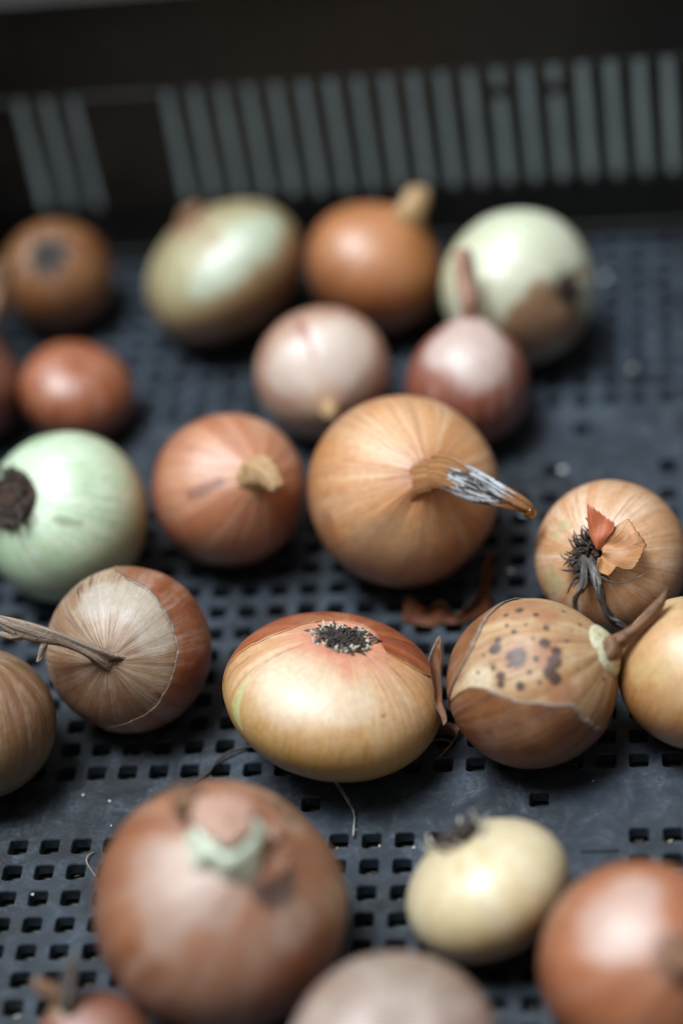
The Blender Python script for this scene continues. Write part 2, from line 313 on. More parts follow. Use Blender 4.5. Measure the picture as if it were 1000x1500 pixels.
def base_panel():
    V, F = [], []
    px = 10.92 * MM
    cols = [4.9 * MM + px * k for k in range(-17, 19)]
    ks = list(range(-17, 19))
    rows = []                                           # (y low, y high, kind)
    def block(y_first, n):                              # rows of holes upward from y_first
        for i in range(n):
            c = (y_first + 11 * i) * MM
            rows.append((c - 5.5 * MM, c + 5.5 * MM, 'full'))
    block(-33, 13)                                      # up to 99
    rows.append((-54.75 * MM, -43.75 * MM, 'sparse'))
    block(-65.5 - 12 * 11, 13)
    rows.append((-225.0 * MM, -214.0 * MM, 'sparse'))
    block(-240.5 - 4 * 11, 5)
    rows.append((109.5 * MM, 120.5 * MM, 'sparse2'))
    rows.append((132.5 * MM, 143.5 * MM, 'sparse3'))
    block(156, 10)
    rows.sort()
    z0, z1 = 0.0, -4.2 * MM
    def quad(a, b, c, d):
        i = len(V); V.extend((a, b, c, d)); F.append((i, i + 1, i + 2, i + 3))
    def solid(xa, xb, ya, yb):
        if xb - xa > 1e-6 and yb - ya > 1e-6:
            quad((xa, ya, z0), (xb, ya, z0), (xb, yb, z0), (xa, yb, z0))
    rnd = random.Random(5)
    def holed(xc, xa, xb, ya, yb):
        yc = (ya + yb) / 2
        h = 3.1 * MM; r = 1.15 * MM
        def ring(hh, rr, z):
            R = []
            for cx, cy, a0 in ((1, 1, 0), (-1, 1, 90), (-1, -1, 180), (1, -1, 270)):
                for da in (0, 45, 90):
                    a = math.radians(a0 + da)
                    R.append((xc + cx * (hh - rr) + rr * math.cos(a), yc + cy * (hh - rr) + rr * math.sin(a), z))
            return R
        inner = ring(h + 0.35 * MM, r + 0.3 * MM, z0)
        lip = ring(h, r, z0 - 0.45 * MM)
        bot = ring(h - 0.25 * MM, r, z1)
        outer = []
        for (sx, sy), tri in zip(((1, 1), (-1, 1), (-1, -1), (1, -1)), (0, 3, 6, 9)):
            p = [inner[tri], inner[tri + 1], inner[tri + 2]]
            X = xb if sx > 0 else xa; Y = yb if sy > 0 else ya
            if sx * sy > 0: outer += [(X, p[0][1], z0), (X, Y, z0), (p[2][0], Y, z0)]
            else: outer += [(p[0][0], Y, z0), (X, Y, z0), (X, p[2][1], z0)]
        i = len(V); V.extend(outer + inner + lip + bot)
        for k in range(12):
            q = (k + 1) % 12
            for a in (0, 12, 24): F.append((i + a + k, i + a + q, i + a + 12 + q, i + a + 12 + k))
    y = Y0
    for ya, yb, kind in rows:
        solid(X0, X1, y, ya)
        solid(X0, cols[0] - px / 2, ya, yb)
        for k, xc in zip(ks, cols):
            has = kind == 'full'
            if kind == 'sparse': has = k in (-1, 6, 13)
            if kind == 'sparse2': has = k in (-14, -6, 2, 6, 10, 14)
            if kind == 'sparse3': has = k in (-11, -3, 7, 12)
            yc = (ya + yb) / 2
            if kind == 'full' and -0.1 < yc < -0.06 and 4 <= k <= 8: has = False
            if has: holed(xc, xc - px / 2, xc + px / 2, ya, yb)
            else: solid(xc - px / 2, xc + px / 2, ya, yb)
        solid(cols[-1] + px / 2, X1, ya, yb)
        y = yb
    solid(X0, X1, y, Y1)
    return make_mesh('base', V, F, smooth=False)

base = link('base', base_panel(), PL, crate)

def box_into(V, F, x0, x1, y0, y1, z0, z1, c=0.0006):
    """box with chamfered vertical and horizontal edges"""
    i = len(V)
    for z, k in ((z0, c), (z0 + c, 0), (z1 - c, 0), (z1, c)):
        a0, a1, b0, b1 = x0 + k, x1 - k, y0 + k, y1 - k
        V.extend([(a0 + c, b0, z), (a1 - c, b0, z), (a1, b0 + c, z), (a1, b1 - c, z), (a1 - c, b1, z), (a0 + c, b1, z), (a0, b1 - c, z), (a0, b0 + c, z)])
    for r in range(3):
        for k in range(8):
            q = (k + 1) % 8
            F.append((i + r * 8 + k, i + r * 8 + q, i + r * 8 + 8 + q, i + r * 8 + 8 + k))
    F.append(tuple(i + 7 - k for k in range(8))); F.append(tuple(i + 24 + k for k in range(8)))

def box_mesh(name, *boxes, c=0.0006):
    V, F = [], []
    for b in boxes: box_into(V, F, *b, c=c)
    return make_mesh(name, V, F, smooth=False)

# moulding seam on the plain square of the base, and the ledge above it
link('ridge', box_mesh('ridge', (0.0845, 0.0968, -0.0724, -0.0716, -0.0002, 0.0009), c=0.0002), PL, base)
link('ridge', box_mesh('ridge', (0.0486, 0.0494, -0.0965, -0.0605, -0.0002, 0.0007), c=0.0002), PL, base)

T = 0.0036                                               # wall thickness
Z_LO, Z_HI = 0.0285, 0.0845                              # slot opening
# back wall: band below, band and rim above, posts, slats between the slots
slots = [0.1077 - 0.01135 * k for k in range(-8, 18)] + [-0.1251 - 0.01135 * k for k in range(0, 3)]
slots.sort()
half = 0.0021
bw = link('back_wall', box_mesh('back_wall',
    (X0 - T, X1 + T, Y1, Y1 + T, -0.0042, Z_LO),
    (X0 - T, X1 + T, Y1, Y1 + T, Z_HI, TOP - 0.003),
    (X0 - 0.012, X1 + 0.012, Y1 - 0.002, Y1 + 0.014, TOP - 0.003, TOP),
    (X0 - 0.012, X1 + 0.012, Y1 + 0.0108, Y1 + 0.0138, TOP - 0.016, TOP - 0.0031),
    (X0, X1, Y1 - 0.003, Y1, -0.0002, 0.006)), PW, crate)
edges = [X0] + [e for s in slots for e in (s - half, s + half)] + [X1]
for a, b in zip(edges[0::2], edges[1::2]):
    wide = b - a > 0.012
    link('post' if wide else 'slat', box_mesh('slat', (a, b, Y1 - (0.0015 if wide else 0.0004), Y1 + T + 0.0006, Z_LO - 0.001, Z_HI + 0.001), c=0.0007), PW, bw)
# broken cross bridges left in two of the slots, as moulded
for sx in (slots[-14], slots[-12]):
    link('bridge', box_mesh('bridge', (sx - half - 0.0003, sx + half + 0.0003, Y1 + 0.0008, Y1 + 0.0026, 0.0700, 0.0755), c=0.0004), PW, bw)

def side_wall(name, x_in, sgn):
    xa, xb = sorted((x_in, x_in + sgn * T))
    ra, rb = sorted((x_in - sgn * 0.002, x_in + sgn * 0.014))
    w = link(name, box_mesh(name, (xa, xb, Y0, Y1, -0.0042, Z_LO), (xa, xb, Y0, Y1, Z_HI, TOP - 0.003), (ra, rb, Y0 - 0.012, Y1 - 0.0025, TOP - 0.003, TOP)), PW, crate)
    y = Y0
    me = box_mesh('slat', (xa - 0.0004, xb + 0.0004, 0, 0.0054, Z_LO - 0.001, Z_HI + 0.001), c=0.0007)
    n = int((Y1 - Y0 - 0.04) / 0.01135)
    for i in range(n + 1):
        s = link('slat', me, PW, w); s.location = (0, Y0 + 0.02 + i * 0.01135 - 0.0027, 0)
    for ya, yb in ((Y0, Y0 + 0.012), (Y1 - 0.012, Y1)):
        link('post', box_mesh('post', (xa - 0.0004, xb + 0.0004, ya, yb, Z_LO - 0.001, Z_HI + 0.001), c=0.0007), PW, w)
side_wall('left_wall', X0, -1)
side_wall('right_wall', X1, 1)
fw = link('front_wall', box_mesh('front_wall', (X0 - T, X1 + T, Y0 - T, Y0, -0.0042, Z_LO), (X0 - T, X1 + T, Y0 - T, Y0, Z_HI, TOP - 0.003),
    (X0 - 0.012, X1 + 0.012, Y0 - 0.014, Y0 + 0.002, TOP - 0.003, TOP)), PW, crate)
me = box_mesh('slat', (0, 0.0054, Y0 - T - 0.0004, Y0 + 0.0004, Z_LO - 0.001, Z_HI + 0.001), c=0.0007)
for i in range(34):
    s = link('slat', me, PW, fw); s.location = (X0 + 0.012 + i * 0.01135, 0, 0)
for x in (X0 + 0.01, X1 - 0.03):
    for yy in (Y0 + 0.01, Y1 - 0.03):
        link('foot', box_mesh('foot', (x, x + 0.02, yy, yy + 0.02, -0.0070, -0.0043)), PW, crate)

t = NT('worn_grey_board'); oc = t.obj()
g1 = t.noise(t.vmul(oc, (1, 1, 1)), 30.0, 6.0, 0.65); g2 = t.noise(oc, 420.0, 4.0, 0.7)
t.put(t.b.inputs['Base Color'], t.mix(t.ramp(g2, 0.35, 0.65, 0.0, 0.5), t.mix(t.ramp(g1, 0.35, 0.65), (0.060, 0.078, 0.082), (0.095, 0.117, 0.12)), (0.030, 0.038, 0.038)))
t.b.inputs['Roughness'].default_value = 0.7
t.bump(g2, 0.4, 0.0005)
GROUND = t.m
gv = 2.5
ground = link('ground', make_mesh('ground', [(-gv, -gv, 0), (gv, -gv, 0), (gv, gv, 0), (-gv, gv, 0)], [(0, 1, 2, 3)], smooth=False), GROUND)
ground.location = (0, 0, -0.0070)
tag(ground, 'worn grey board under the crate', 'ground', kind='structure')

# crumbs of soil and skin lying under the grid
DIRT = plain_material('dark_soil', (0.018, 0.014, 0.011), (0.05, 0.04, 0.03), 300.0, 0.9)
rnd = random.Random(11)
V, F = [], []
def crumb_into(V, F, x, y, z, s, rnd, flat=0.5):
    i = len(V); n = 6
    for lvl, rr in ((-0.45, 0.8), (0.15, 1.0), (0.5, 0.55)):
        for k in range(n):
            a = 6.283 * k / n; q = s * rr * rnd.uniform(0.6, 1.25)
            V.append((x + q * math.cos(a), y + q * math.sin(a), z + s * flat * (lvl + 0.45)))
    for l in range(2):
        for k in range(n):
            q = (k + 1) % n
            F.append((i + l * n + k, i + l * n + q, i + l * n + n + q, i + l * n + n + k))
    F.append(tuple(i + n - 1 - k for k in range(n))); F.append(tuple(i + 2 * n + k for k in range(n)))
for _ in range(2600):
    crumb_into(V, F, rnd.uniform(-0.18, 0.2), rnd.uniform(-0.2, 0.25), -0.0069, rnd.choice((0.0006, 0.0009, 0.0014, 0.0022)) * rnd.uniform(0.7, 1.3), rnd)
soil = link('soil_crumbs', make_mesh('soil_crumbs', V, F, smooth=False), DIRT)
tag(soil, 'dark soil crumbs scattered on the board under the crate', 'soil', kind='stuff')

V, F = [], []
for _ in range(420):
    crumb_into(V, F, rnd.uniform(-0.18, 0.2), rnd.uniform(-0.2, 0.25), -0.0069 + rnd.uniform(0, 0.001), rnd.uniform(0.0012, 0.0034), rnd, 0.12)
FLAKE = plain_material('pale_flake', (0.22, 0.20, 0.15), (0.42, 0.44, 0.36), 260.0, 0.8)
o = link('skin_crumbs', make_mesh('skin_crumbs', V, F, smooth=False), FLAKE)
tag(o, 'pale shreds of onion skin caught under the crate base', 'skin shreds', kind='stuff')

# ------------------------------------------------------------------ onion building
class Bulb:
    def __init__(self, key, top, neck=(0.16, 0.16), dent=0.05, lump=0.020, ridge=0.005, seed=1):
        g = GEO[key]
        self.a, self.b, self.top, self.neck, self.dent = g['a'], g['b'], top, neck, dent
        self.low = Wave(seed, 0.8, 2.2, 8); self.mid = Wave(seed + 50, 3, 6, 8); self.lump = lump
        self.rid = Wave(seed + 99, 9, 22, 14); self.rid2 = Wave(seed + 77, 3, 8, 8); self.ridge = ridge
    def surf(self, th, lat, off=0.0):
        """th in degrees, lat -1..1 (1 = the pole turned up); returns points"""
        th = np.radians(np.asarray(th, float)); ph = np.asarray(lat, float) * math.pi / 2
        th, ph, off = np.broadcast_arrays(th, ph, off)
        c, s = np.cos(ph), np.sin(ph)
        D = np.stack([c * np.cos(th), c * np.sin(th), s], -1)
        k = 1 + self.lump * self.low(D) + self.lump * 0.35 * self.mid(D)
        ring = np.stack([np.cos(th), np.sin(th), 0 * th], -1)
        up = sstep(0.35, 0.95, lat) if self.top == 'neck' else sstep(0.6, 0.95, lat) * 0.6
        k = k + self.ridge * (0.35 + up) * self.rid(ring) * c ** 0.3 * (1 - sstep(0.97, 1.0, np.abs(lat)))
        k = k + self.ridge * 1.2 * self.rid2(ring) * sstep(-0.5, 0.3, lat)
        r = self.a * np.clip(c, 0, 1) ** 0.94 * k
        z = self.b * s * k
        if self.top == 'neck':
            rn, hn = self.neck[0] * self.a, self.neck[1] * self.b
            w = sstep(0.55, 1.0, lat)
            r = np.sqrt(r ** 2 + (rn * w) ** 2)
            z = z + hn * sstep(0.45, 1.0, lat) ** 1.7
        else:
            z = z - self.dent * self.b * sstep(0.78, 0.97, lat)
        # lower pole: a small blunt tip
        z = z - 0.03 * self.b * sstep(0.8, 1.0, -np.asarray(lat))
        n = np.stack([c * np.cos(th) / self.a, c * np.sin(th) / self.a, s / self.b], -1)
        n = n / np.linalg.norm(n, axis=-1, keepdims=True)
        P = np.stack([r * np.cos(th), r * np.sin(th), z], -1)
        return P + n * off[..., None]
    def mesh(self, nth, nph, paints=()):
        lat = np.sin(np.linspace(-1, 1, nph) * math.pi / 2) * 0.35 + np.linspace(-1, 1, nph) * 0.65
        lat[0], lat[-1] = -0.995, 0.997
        th = np.linspace(-180, 180, nth, endpoint=False)
        LA, TH = np.meshgrid(lat, th, indexing='ij')
        P = self.surf(TH, LA).reshape(-1, 3)
        st = np.stack([np.cos(np.radians(TH)), np.sin(np.radians(TH)), LA], -1).reshape(-1, 3)
        ph = LA * math.pi / 2
        D = np.stack([np.cos(ph) * np.cos(np.radians(TH)), np.cos(ph) * np.sin(np.radians(TH)), np.sin(ph)], -1).reshape(-1, 3)
        M = np.zeros((len(P), 3))
        for ch, t0, l0, rad in paints:
            p0 = l0 * math.pi / 2; t0 = math.radians(t0)
            d0 = np.array([math.cos(p0) * math.cos(t0), math.cos(p0) * math.sin(t0), math.sin(p0)])
            ang = np.degrees(np.arccos(np.clip(D @ d0, -1, 1)))
            M[:, ch] = np.maximum(M[:, ch], 1 - sstep(0.45, 1.35, ang / rad))
        F = grid_faces(nth, nph, True)
        n = len(P)
        P = np.vstack([P, [P[:nth].mean(0)], [P[n - nth:n].mean(0)]])
        st = np.vstack([st, [[0, 0, -1]], [[0, 0, 1]]]); M = np.vstack([M, M[:1], M[n - 1:n]])
        for k in range(nth):
            q = (k + 1) % nth
            F.append((n, q, k)); F.append((n + 1, n - nth + k, n - nth + q))
        return make_mesh('bulb', P, F, st, M)

def tube(name, pts, sides=14, segs=36, wrinkle=0.15, flat=1.0, seed=0, cap=True, twist=0.0):
    """dried stem: smooth tapering tube with lengthwise folds through (x, y, z, r) points"""
    pts = np.array(pts, float); n = len(pts)
    u = np.linspace(0, n - 1, segs)
    P = np.zeros((segs, 4))
    for i, s in enumerate(u):                       # Catmull-Rom
        k = min(int(s), n - 2); f = s - k
        p0, p1, p2, p3 = pts[max(k - 1, 0)], pts[k], pts[k + 1], pts[min(k + 2, n - 1)]
        P[i] = 0.5 * (2 * p1 + (p2 - p0) * f + (2 * p0 - 5 * p1 + 4 * p2 - p3) * f * f + (3 * p1 - p0 - 3 * p2 + p3) * f ** 3)
    P[:, 3] = np.maximum(P[:, 3], 0.00015)
    T_ = np.gradient(P[:, :3], axis=0); T_ /= np.linalg.norm(T_, axis=1)[:, None] + 1e-12
    ref = np.array([0.31, 0.52, 0.79]); ref -= T_[0] * (ref @ T_[0]); ref /= np.linalg.norm(ref)
    w = Wave(seed + 7, 3, 9, 10)
    V, st = [], []
    L = np.concatenate([[0], np.cumsum(np.linalg.norm(np.diff(P[:, :3], axis=0), axis=1))]); L /= max(L[-1], 1e-9)
    for i in range(segs):
        ref = ref - T_[i] * (ref @ T_[i]); ref /= np.linalg.norm(ref); bi = np.cross(T_[i], ref)
        for k in range(sides):
            a = 2 * math.pi * k / sides + twist * L[i]
            q = np.array([math.cos(2 * math.pi * k / sides), math.sin(2 * math.pi * k / sides), L[i] * 1.2])
            r = P[i, 3] * (1 + wrinkle * w(q))
            V.append(P[i, :3] + r * (math.cos(a) * ref + flat * math.sin(a) * bi)); st.append(q)
    F = grid_faces(sides, segs, True)
    if cap:
        i = len(V); V.append(P[-1, :3] + T_[-1] * P[-1, 3] * 0.3); st.append(np.array([0, 0, 1.2]))
        for k in range(sides): F.append(((segs - 1) * sides + k, (segs - 1) * sides + (k + 1) % sides, i))
    return V, F, np.array(st)

def tube_obj(name, pts, mat, parent, **kw):
    V, F, st = tube(name, pts, **kw)
    return link(name, make_mesh(name, V, F, st), mat, parent)

def root_tuft(name, n, rad, length, base_z, mat, parent, seed, thick=0.0003, droop=0.5, spread=0.6, centre=(0, 0), ring=0.0):
    """tangle of short dry rootlets"""
    rnd = random.Random(seed); V, F, S = [], [], []
    for i in range(n):
        a = rnd.uniform(0, 6.283); q = rad * math.sqrt(rnd.uniform(ring, 1)) * (1 + 0.16 * math.sin(2 * a + seed) + 0.10 * math.sin(5 * a + seed * 2))
        x, y = centre[0] + q * math.cos(a), centre[1] + q * math.sin(a)
        h = length * rnd.uniform(0.45, 1.15); b = a + rnd.uniform(-1.3, 1.3)
        dx, dy = math.cos(b) * h * spread * (0.3 + q / rad), math.sin(b) * h * spread * (0.3 + q / rad)
        pts = [(x, y, base_z - 0.001, thick * 1.2), (x + dx * 0.3, y + dy * 0.3, base_z + h * 0.5, thick),
               (x + dx * 0.8, y + dy * 0.8, base_z + h * (0.8 - 0.2 * droop), thick * 0.9),
               (x + dx * 1.3 + rnd.uniform(-1, 1) * h * 0.25, y + dy * 1.3 + rnd.uniform(-1, 1) * h * 0.25, base_z + h * (1.0 - droop), thick * 0.4)]
        v, f, s = tube('r', pts, sides=4, segs=6, wrinkle=0.1, seed=i)
        o = len(V); V += v; F += [tuple(k + o for k in ff) for ff in f]; S += list(s)
    return link(name, make_mesh(name, V, F, np.array(S)), mat, parent)

def lower_skin(bulb, edge, mat, parent, seed, lift=0.0003, bottom=-0.97, nth=220, ns=40, base_off=0.00025, jag=0.012, lift_fn=None):
    """loose outer skin covering the bulb up to a torn edge, edge = [(longitude, latitude)] over the whole round"""
    e = sorted(edge); ex = np.array([p[0] for p in e]); ey = np.array([p[1] for p in e])
    th = np.linspace(-180, 180, nth + 1)
    w1 = Wave(seed, 3, 22, 16); w2 = Wave(seed + 3, 15, 120, 20)
    ring = np.stack([np.cos(np.radians(th)), np.sin(np.radians(th)), 0 * th], -1)
    top = np.interp(th, ex, ey) + jag * w1(ring) * 0.6 + jag * 0.4 * w2(ring)
    top[-1] = top[0]
    s = np.linspace(0, 1, ns) ** 0.7
    LA = bottom + (top[None, :] - bottom) * s[:, None]
    TH = np.broadcast_to(th[None, :], LA.shape)
    wl = Wave(seed + 9, 2, 6, 8)
    lf = lift * (0.6 + 0.5 * wl(ring))[None, :] * sstep(0.80, 1.0, s)[:, None]
    if lift_fn is not None: lf = lf * lift_fn(th)[None, :]
    off = base_off + np.maximum(lf, 0)
    P = bulb.surf(TH, LA, off).reshape(-1, 3)
    st = np.stack([np.cos(np.radians(TH)), np.sin(np.radians(TH)), LA], -1).reshape(-1, 3)
    M = np.zeros((P.shape[0], 3)); d = (top[None, :] - LA)
    M[:, 0] = (1 - sstep(0.0, 0.05, d)).reshape(-1)
    me = make_mesh('outer_skin', P, grid_faces(nth + 1, ns), st, M)
    o = link('outer_skin', me, mat, parent)
    sol = o.modifiers.new('thickness', 'SOLIDIFY'); sol.thickness = 0.00025; sol.offset = -1
    return o

def side_skin(bulb, right, left, lo, hi, mat, parent, seed, lift=0.00015, n=160, m=80, base_off=0.00025):
    """outer skin round the back between two torn lines, each [(longitude, latitude)]"""
    lat = np.linspace(lo, hi, m)
    def line(e): e = sorted((q, p) for p, q in e); return np.interp(lat, [k[0] for k in e], [k[1] for k in e])
    w = Wave(seed, 8, 30, 10); R = line(right) + 1.2 * w(np.stack([lat * 2, lat * 0, lat * 0], -1)); L = line(left) + 1.2 * w(np.stack([lat * 2, lat * 0 + 3, lat * 0], -1))
    s = np.linspace(0, 1, n)
    TH = R[:, None] + (L - R)[:, None] * s[None, :]
    LA = np.broadcast_to(lat[:, None], TH.shape)
    e = np.minimum(s, 1 - s)[None, :]
    off = base_off + lift * (1 - sstep(0, 0.07, e)) * sstep(lo, lo + 0.5, lat)[:, None]
    P = bulb.surf(TH, LA, off).reshape(-1, 3)
    st = np.stack([np.cos(np.radians(TH)), np.sin(np.radians(TH)), LA], -1).reshape(-1, 3)
    M = np.zeros((P.shape[0], 3)); M[:, 0] = (np.broadcast_to(1 - sstep(0, 0.012, e), TH.shape)).reshape(-1)
    o = link('outer_skin', make_mesh('outer_skin', P, grid_faces(n, m), st, M), mat, parent)
    sol = o.modifiers.new('thickness', 'SOLIDIFY'); sol.thickness = 0.00025; sol.offset = -1
    return o

def sheet(name, outline_fn, nu, nv, mat, parent=None, seed=0, thick=0.00018, crumple=0.00022, edge=1.0):
    """curled scrap of skin: outline_fn(u, v) -> xyz"""
    u = np.linspace(0, 1, nu); v = np.linspace(0, 1, nv)
    wv = Wave(seed + 5, 250, 700, 12); wc = Wave(seed + 6, 250, 700, 12)
    P = [Vector(outline_fn(a, b)) for b in v for a in u]
    P = [p + Vector((wv(tuple(p)), wc(tuple(p)), wv(tuple(p * 1.3)))) * crumple for p in P]
    st = [(math.cos(a * 2.5), math.sin(a * 2.5), b) for b in v for a in u]
    M = np.zeros((len(P), 3))
    M[:, 0] = [edge if (a < 0.05 or a > 0.95 or b < 0.04 or b > 0.96) else 0.0 for b in v for a in u]
    o = link(name, make_mesh(name, P, grid_faces(nu, nv), st, M), mat, parent)
    sol = o.modifiers.new('thickness', 'SOLIDIFY'); sol.thickness = thick; sol.offset = 0
    return o

def onion(key, label):
    g = GEO[key]; m = g['m']
    e = link('onion', None)
    R3 = Matrix((m[0:3], m[3:6], m[6:9])).to_4x4()
    e.matrix_world = Matrix.Translation(Vector(g['c'])) @ R3
    e.empty_display_size = 0.01
    tag(e, label, 'onion', 'onions lying in the crate')
    return e

def build(key, label, mat, top, hi=False, **kw):
    e = onion(key, label)
    b = Bulb(key, top, seed=ord(key), **kw)
    n = (320, 180) if hi else (144, 84)
    link('bulb', b.mesh(n[0], n[1], GEO[key].get('paint', ())), mat, e)
    return e, b

ROOT_DARK = fibre_material('dry_dark_roots', (0.026, 0.019, 0.016), (0.085, 0.064, 0.056), (0.20, 0.17, 0.155), 0.8, patch=0.25)
ROOT_PALE = fibre_material('pale_root_stubs', (0.55, 0.50, 0.38), (0.75, 0.72, 0.60), None, 0.5)
ROOT_GREY = fibre_material('grey_dry_roots', (0.05, 0.042, 0.04), (0.16, 0.145, 0.14), (0.34, 0.33, 0.33), 0.8, patch=0.3)
STEM_BROWN = fibre_material('brown_dry_stem', (0.16, 0.075, 0.035), (0.28, 0.15, 0.08), (0.07, 0.035, 0.02), 0.6, patch=0.3)
STEM_GREY = fibre_material('shrivelled_grey_stem', (0.20, 0.13, 0.09), (0.44, 0.36, 0.29), (0.09, 0.06, 0.05), 0.65, patch=0.15)
STEM_TAN = fibre_material('tan_dry_stem', (0.42, 0.24, 0.10), (0.60, 0.42, 0.24), (0.22, 0.10, 0.04), 0.6, patch=0.2)
STEM_SILVER = fibre_material('silver_papery_stem', (0.50, 0.50, 0.50), (0.74, 0.76, 0.77), (0.10, 0.085, 0.08), 0.5, patch=0.42)
GREEN_FLESH = plain_material('pale_green_flesh', (0.62, 0.72, 0.56), (0.78, 0.85, 0.68), 90.0, 0.35)

DISC = plain_material('dark_root_plate', (0.030, 0.016, 0.012), (0.09, 0.04, 0.025), 200.0, 0.8)
def plate(rad, z, par, h=0.002):
    tube_obj('root_plate', [(0, 0, z - 0.003, rad * 0.9), (0, 0, z - 0.0005, rad), (0, 0, z + h * 0.6, rad * 0.85), (0, 0, z + h, rad * 0.45)], DISC, par, sides=28, segs=14, wrinkle=0.09, seed=3)

# ---- flat pink onion with the root tuft on top
GREY_EDGE = (0.34, 0.29, 0.25)
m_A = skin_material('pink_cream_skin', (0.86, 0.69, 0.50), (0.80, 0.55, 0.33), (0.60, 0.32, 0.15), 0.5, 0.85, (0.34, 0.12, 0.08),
                    top=(0.82, 0.44, 0.34), top_at=0.74, low=(0.64, 0.43, 0.13), low_at=0.14, paints=((0.22, 0.09, 0.04), (0.62, 0.62, 0.28), (0.78, 0.62, 0.43)), soft=(0.1, 0.08, 0.5), rough=0.34, seed=1, sss=0.2, coat=0.5, rag=(0.3, 0.0, 0.6))  # third paint: pale zone, mostly glare put into the skin colour
m_copper = skin_material('copper_outer_skin', (0.60, 0.23, 0.08), (0.48, 0.155, 0.045), (0.24, 0.07, 0.022), 0.65, 0.6, (0.14, 0.04, 0.015),
                         blotch=(0.62, 0.34, 0.15), blotch_amt=0.5, paints=((0.62, 0.34, 0.14), None, None), soft=(0.2, 0.2, 0.2), rough=0.36, seed=2, sss=0.0)
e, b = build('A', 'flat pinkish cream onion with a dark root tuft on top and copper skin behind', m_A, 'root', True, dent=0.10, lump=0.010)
L_ = [(t_ if t_ > 0 else t_ + 360, l_) for t_, l_ in EDGE['A_l']] + [(186, -0.3), (190, -0.6)]
R_ = EDGE['A_r'] + [(12, -0.1), (20, -0.35), (25, -0.6)]
side_skin(b, R_, L_, -0.55, 0.80, m_copper, e, 4)
zt = float(b.surf(0, 0.97)[2])
plate(0.0056, zt, e, 0.0004)
root_tuft('roots', 300, 0.0062, 0.0036, zt, ROOT_DARK, e, 3, 0.00034, 0.5, 0.6)
root_tuft('root_stubs', 90, 0.0084, 0.0034, zt - 0.0009, ROOT_PALE, e, 8, 0.0007, -0.1, 0.22, ring=0.55)
root_tuft('loose_roots', 12, 0.0070, 0.0045, zt, ROOT_GREY, e, 21, 0.00045, 1.0, 0.9, ring=0.5)

# ---- spotted tan onion
m_B = skin_material('spotted_tan_skin', (0.74, 0.59, 0.41), (0.64, 0.45, 0.27), (0.40, 0.21, 0.10), 0.55, 0.85, (0.28, 0.11, 0.06),
                    blotch=(0.50, 0.30, 0.12), blotch_amt=0.45, paints=((0.050, 0.016, 0.013), (0.44, 0.21, 0.10), (0.76, 0.65, 0.46)), soft=(0.40, 0.5, 0.5), rough=0.40, seed=3, sss=0.1, rag=(0.95, 1.0, 0.9), film=0.12, coat=0.25, spec=0.7)
m_Bs = skin_material('brown_torn_skin', (0.42, 0.22, 0.09), (0.32, 0.15, 0.052), (0.18, 0.07, 0.028), 0.6, 0.8, (0.10, 0.035, 0.02),
                     blotch=(0.46, 0.24, 0.10), blotch_amt=0.6, paints=(GREY_EDGE, None, None), soft=(0.3, 0.2, 0.2), rough=0.42, seed=4, sss=0.0, film=0.12, bump=0.5, coat=0.12)
e, b = build('B', 'tan onion with dark brown spots and a pointed brown stem', m_B, 'neck', True, neck=(0.20, 0.04), lump=0.014)
edgeB = [(-180, -0.02), (-171, -0.10), (-160, -0.26), (-153, -0.46), (-149.5, -0.78), (-147, -0.78), (-145.5, -0.40), (-144, -0.21), (-137.7, -0.08), (-127.4, 0.045), (-117.3, 0.185), (-107.4, 0.329),
         (-101.2, 0.418), (-83, 0.44), (-61, 0.421), (-20, 0.40), (40, 0.30), (90, 0.25), (120, 0.18), (150, 0.085), (165, 0.027), (180, -0.02)]
lower_skin(b, edgeB, m_Bs, e, 12, lift=0.0007, jag=0.02, bottom=-0.96, nth=360, ns=70)
# collar: thick pale-green ring of cut flesh round the stem
COLLAR = fibre_material('pale_green_collar', (0.56, 0.54, 0.34), (0.68, 0.68, 0.50), (0.45, 0.28, 0.12), 0.5, patch=0.2, scale=2.0)
zc = float(b.surf(0, 0.93)[2])
tube_obj('collar', [(0, 0, zc - 0.0040, 0.0086), (0, 0, zc - 0.0016, 0.0090), (0, 0, zc - 0.0002, 0.0084), (0, 0, zc + 0.0016, 0.0062)], COLLAR, e, sides=40, segs=18, wrinkle=0.03, seed=5)
st_ = GEO['B']['stem']
tube_obj('stem', [(0, 0, zc - 0.0015, 0.0082), (0, 0, zc + 0.0010, 0.0074)] + st_, STEM_BROWN, e, sides=28, segs=60, wrinkle=0.09, flat=0.6, seed=3, twist=0.5)
# upright curled strip of skin at the root end
def strip(u, v):
    p0, p1 = Vector((-0.0098, -0.0100, -0.0268)), Vector((-0.0283, 0.0070, -0.0190))
    c = p0.lerp(p1, v)
    side = Vector((0.47, 0.0, -0.88)).normalized() * -1; toward = Vector((-0.12, -0.98, -0.10))
    w = 0.0012 + 0.0042 * v ** 0.8
    a = (u - 0.5) * (2.6 + 1.6 * v)
    bend = 0.0014 * math.sin(v * 5.0)
    return c + side * (w * math.sin(a) * 0.72 - 0.0018 - bend) - toward.normalized() * (w * (1 - math.cos(a)) * 0.9) * -1
sheet('skin_strip', strip, 18, 40, m_Bs, e, 2, thick=0.00012, crumple=0.00035, edge=0.6)

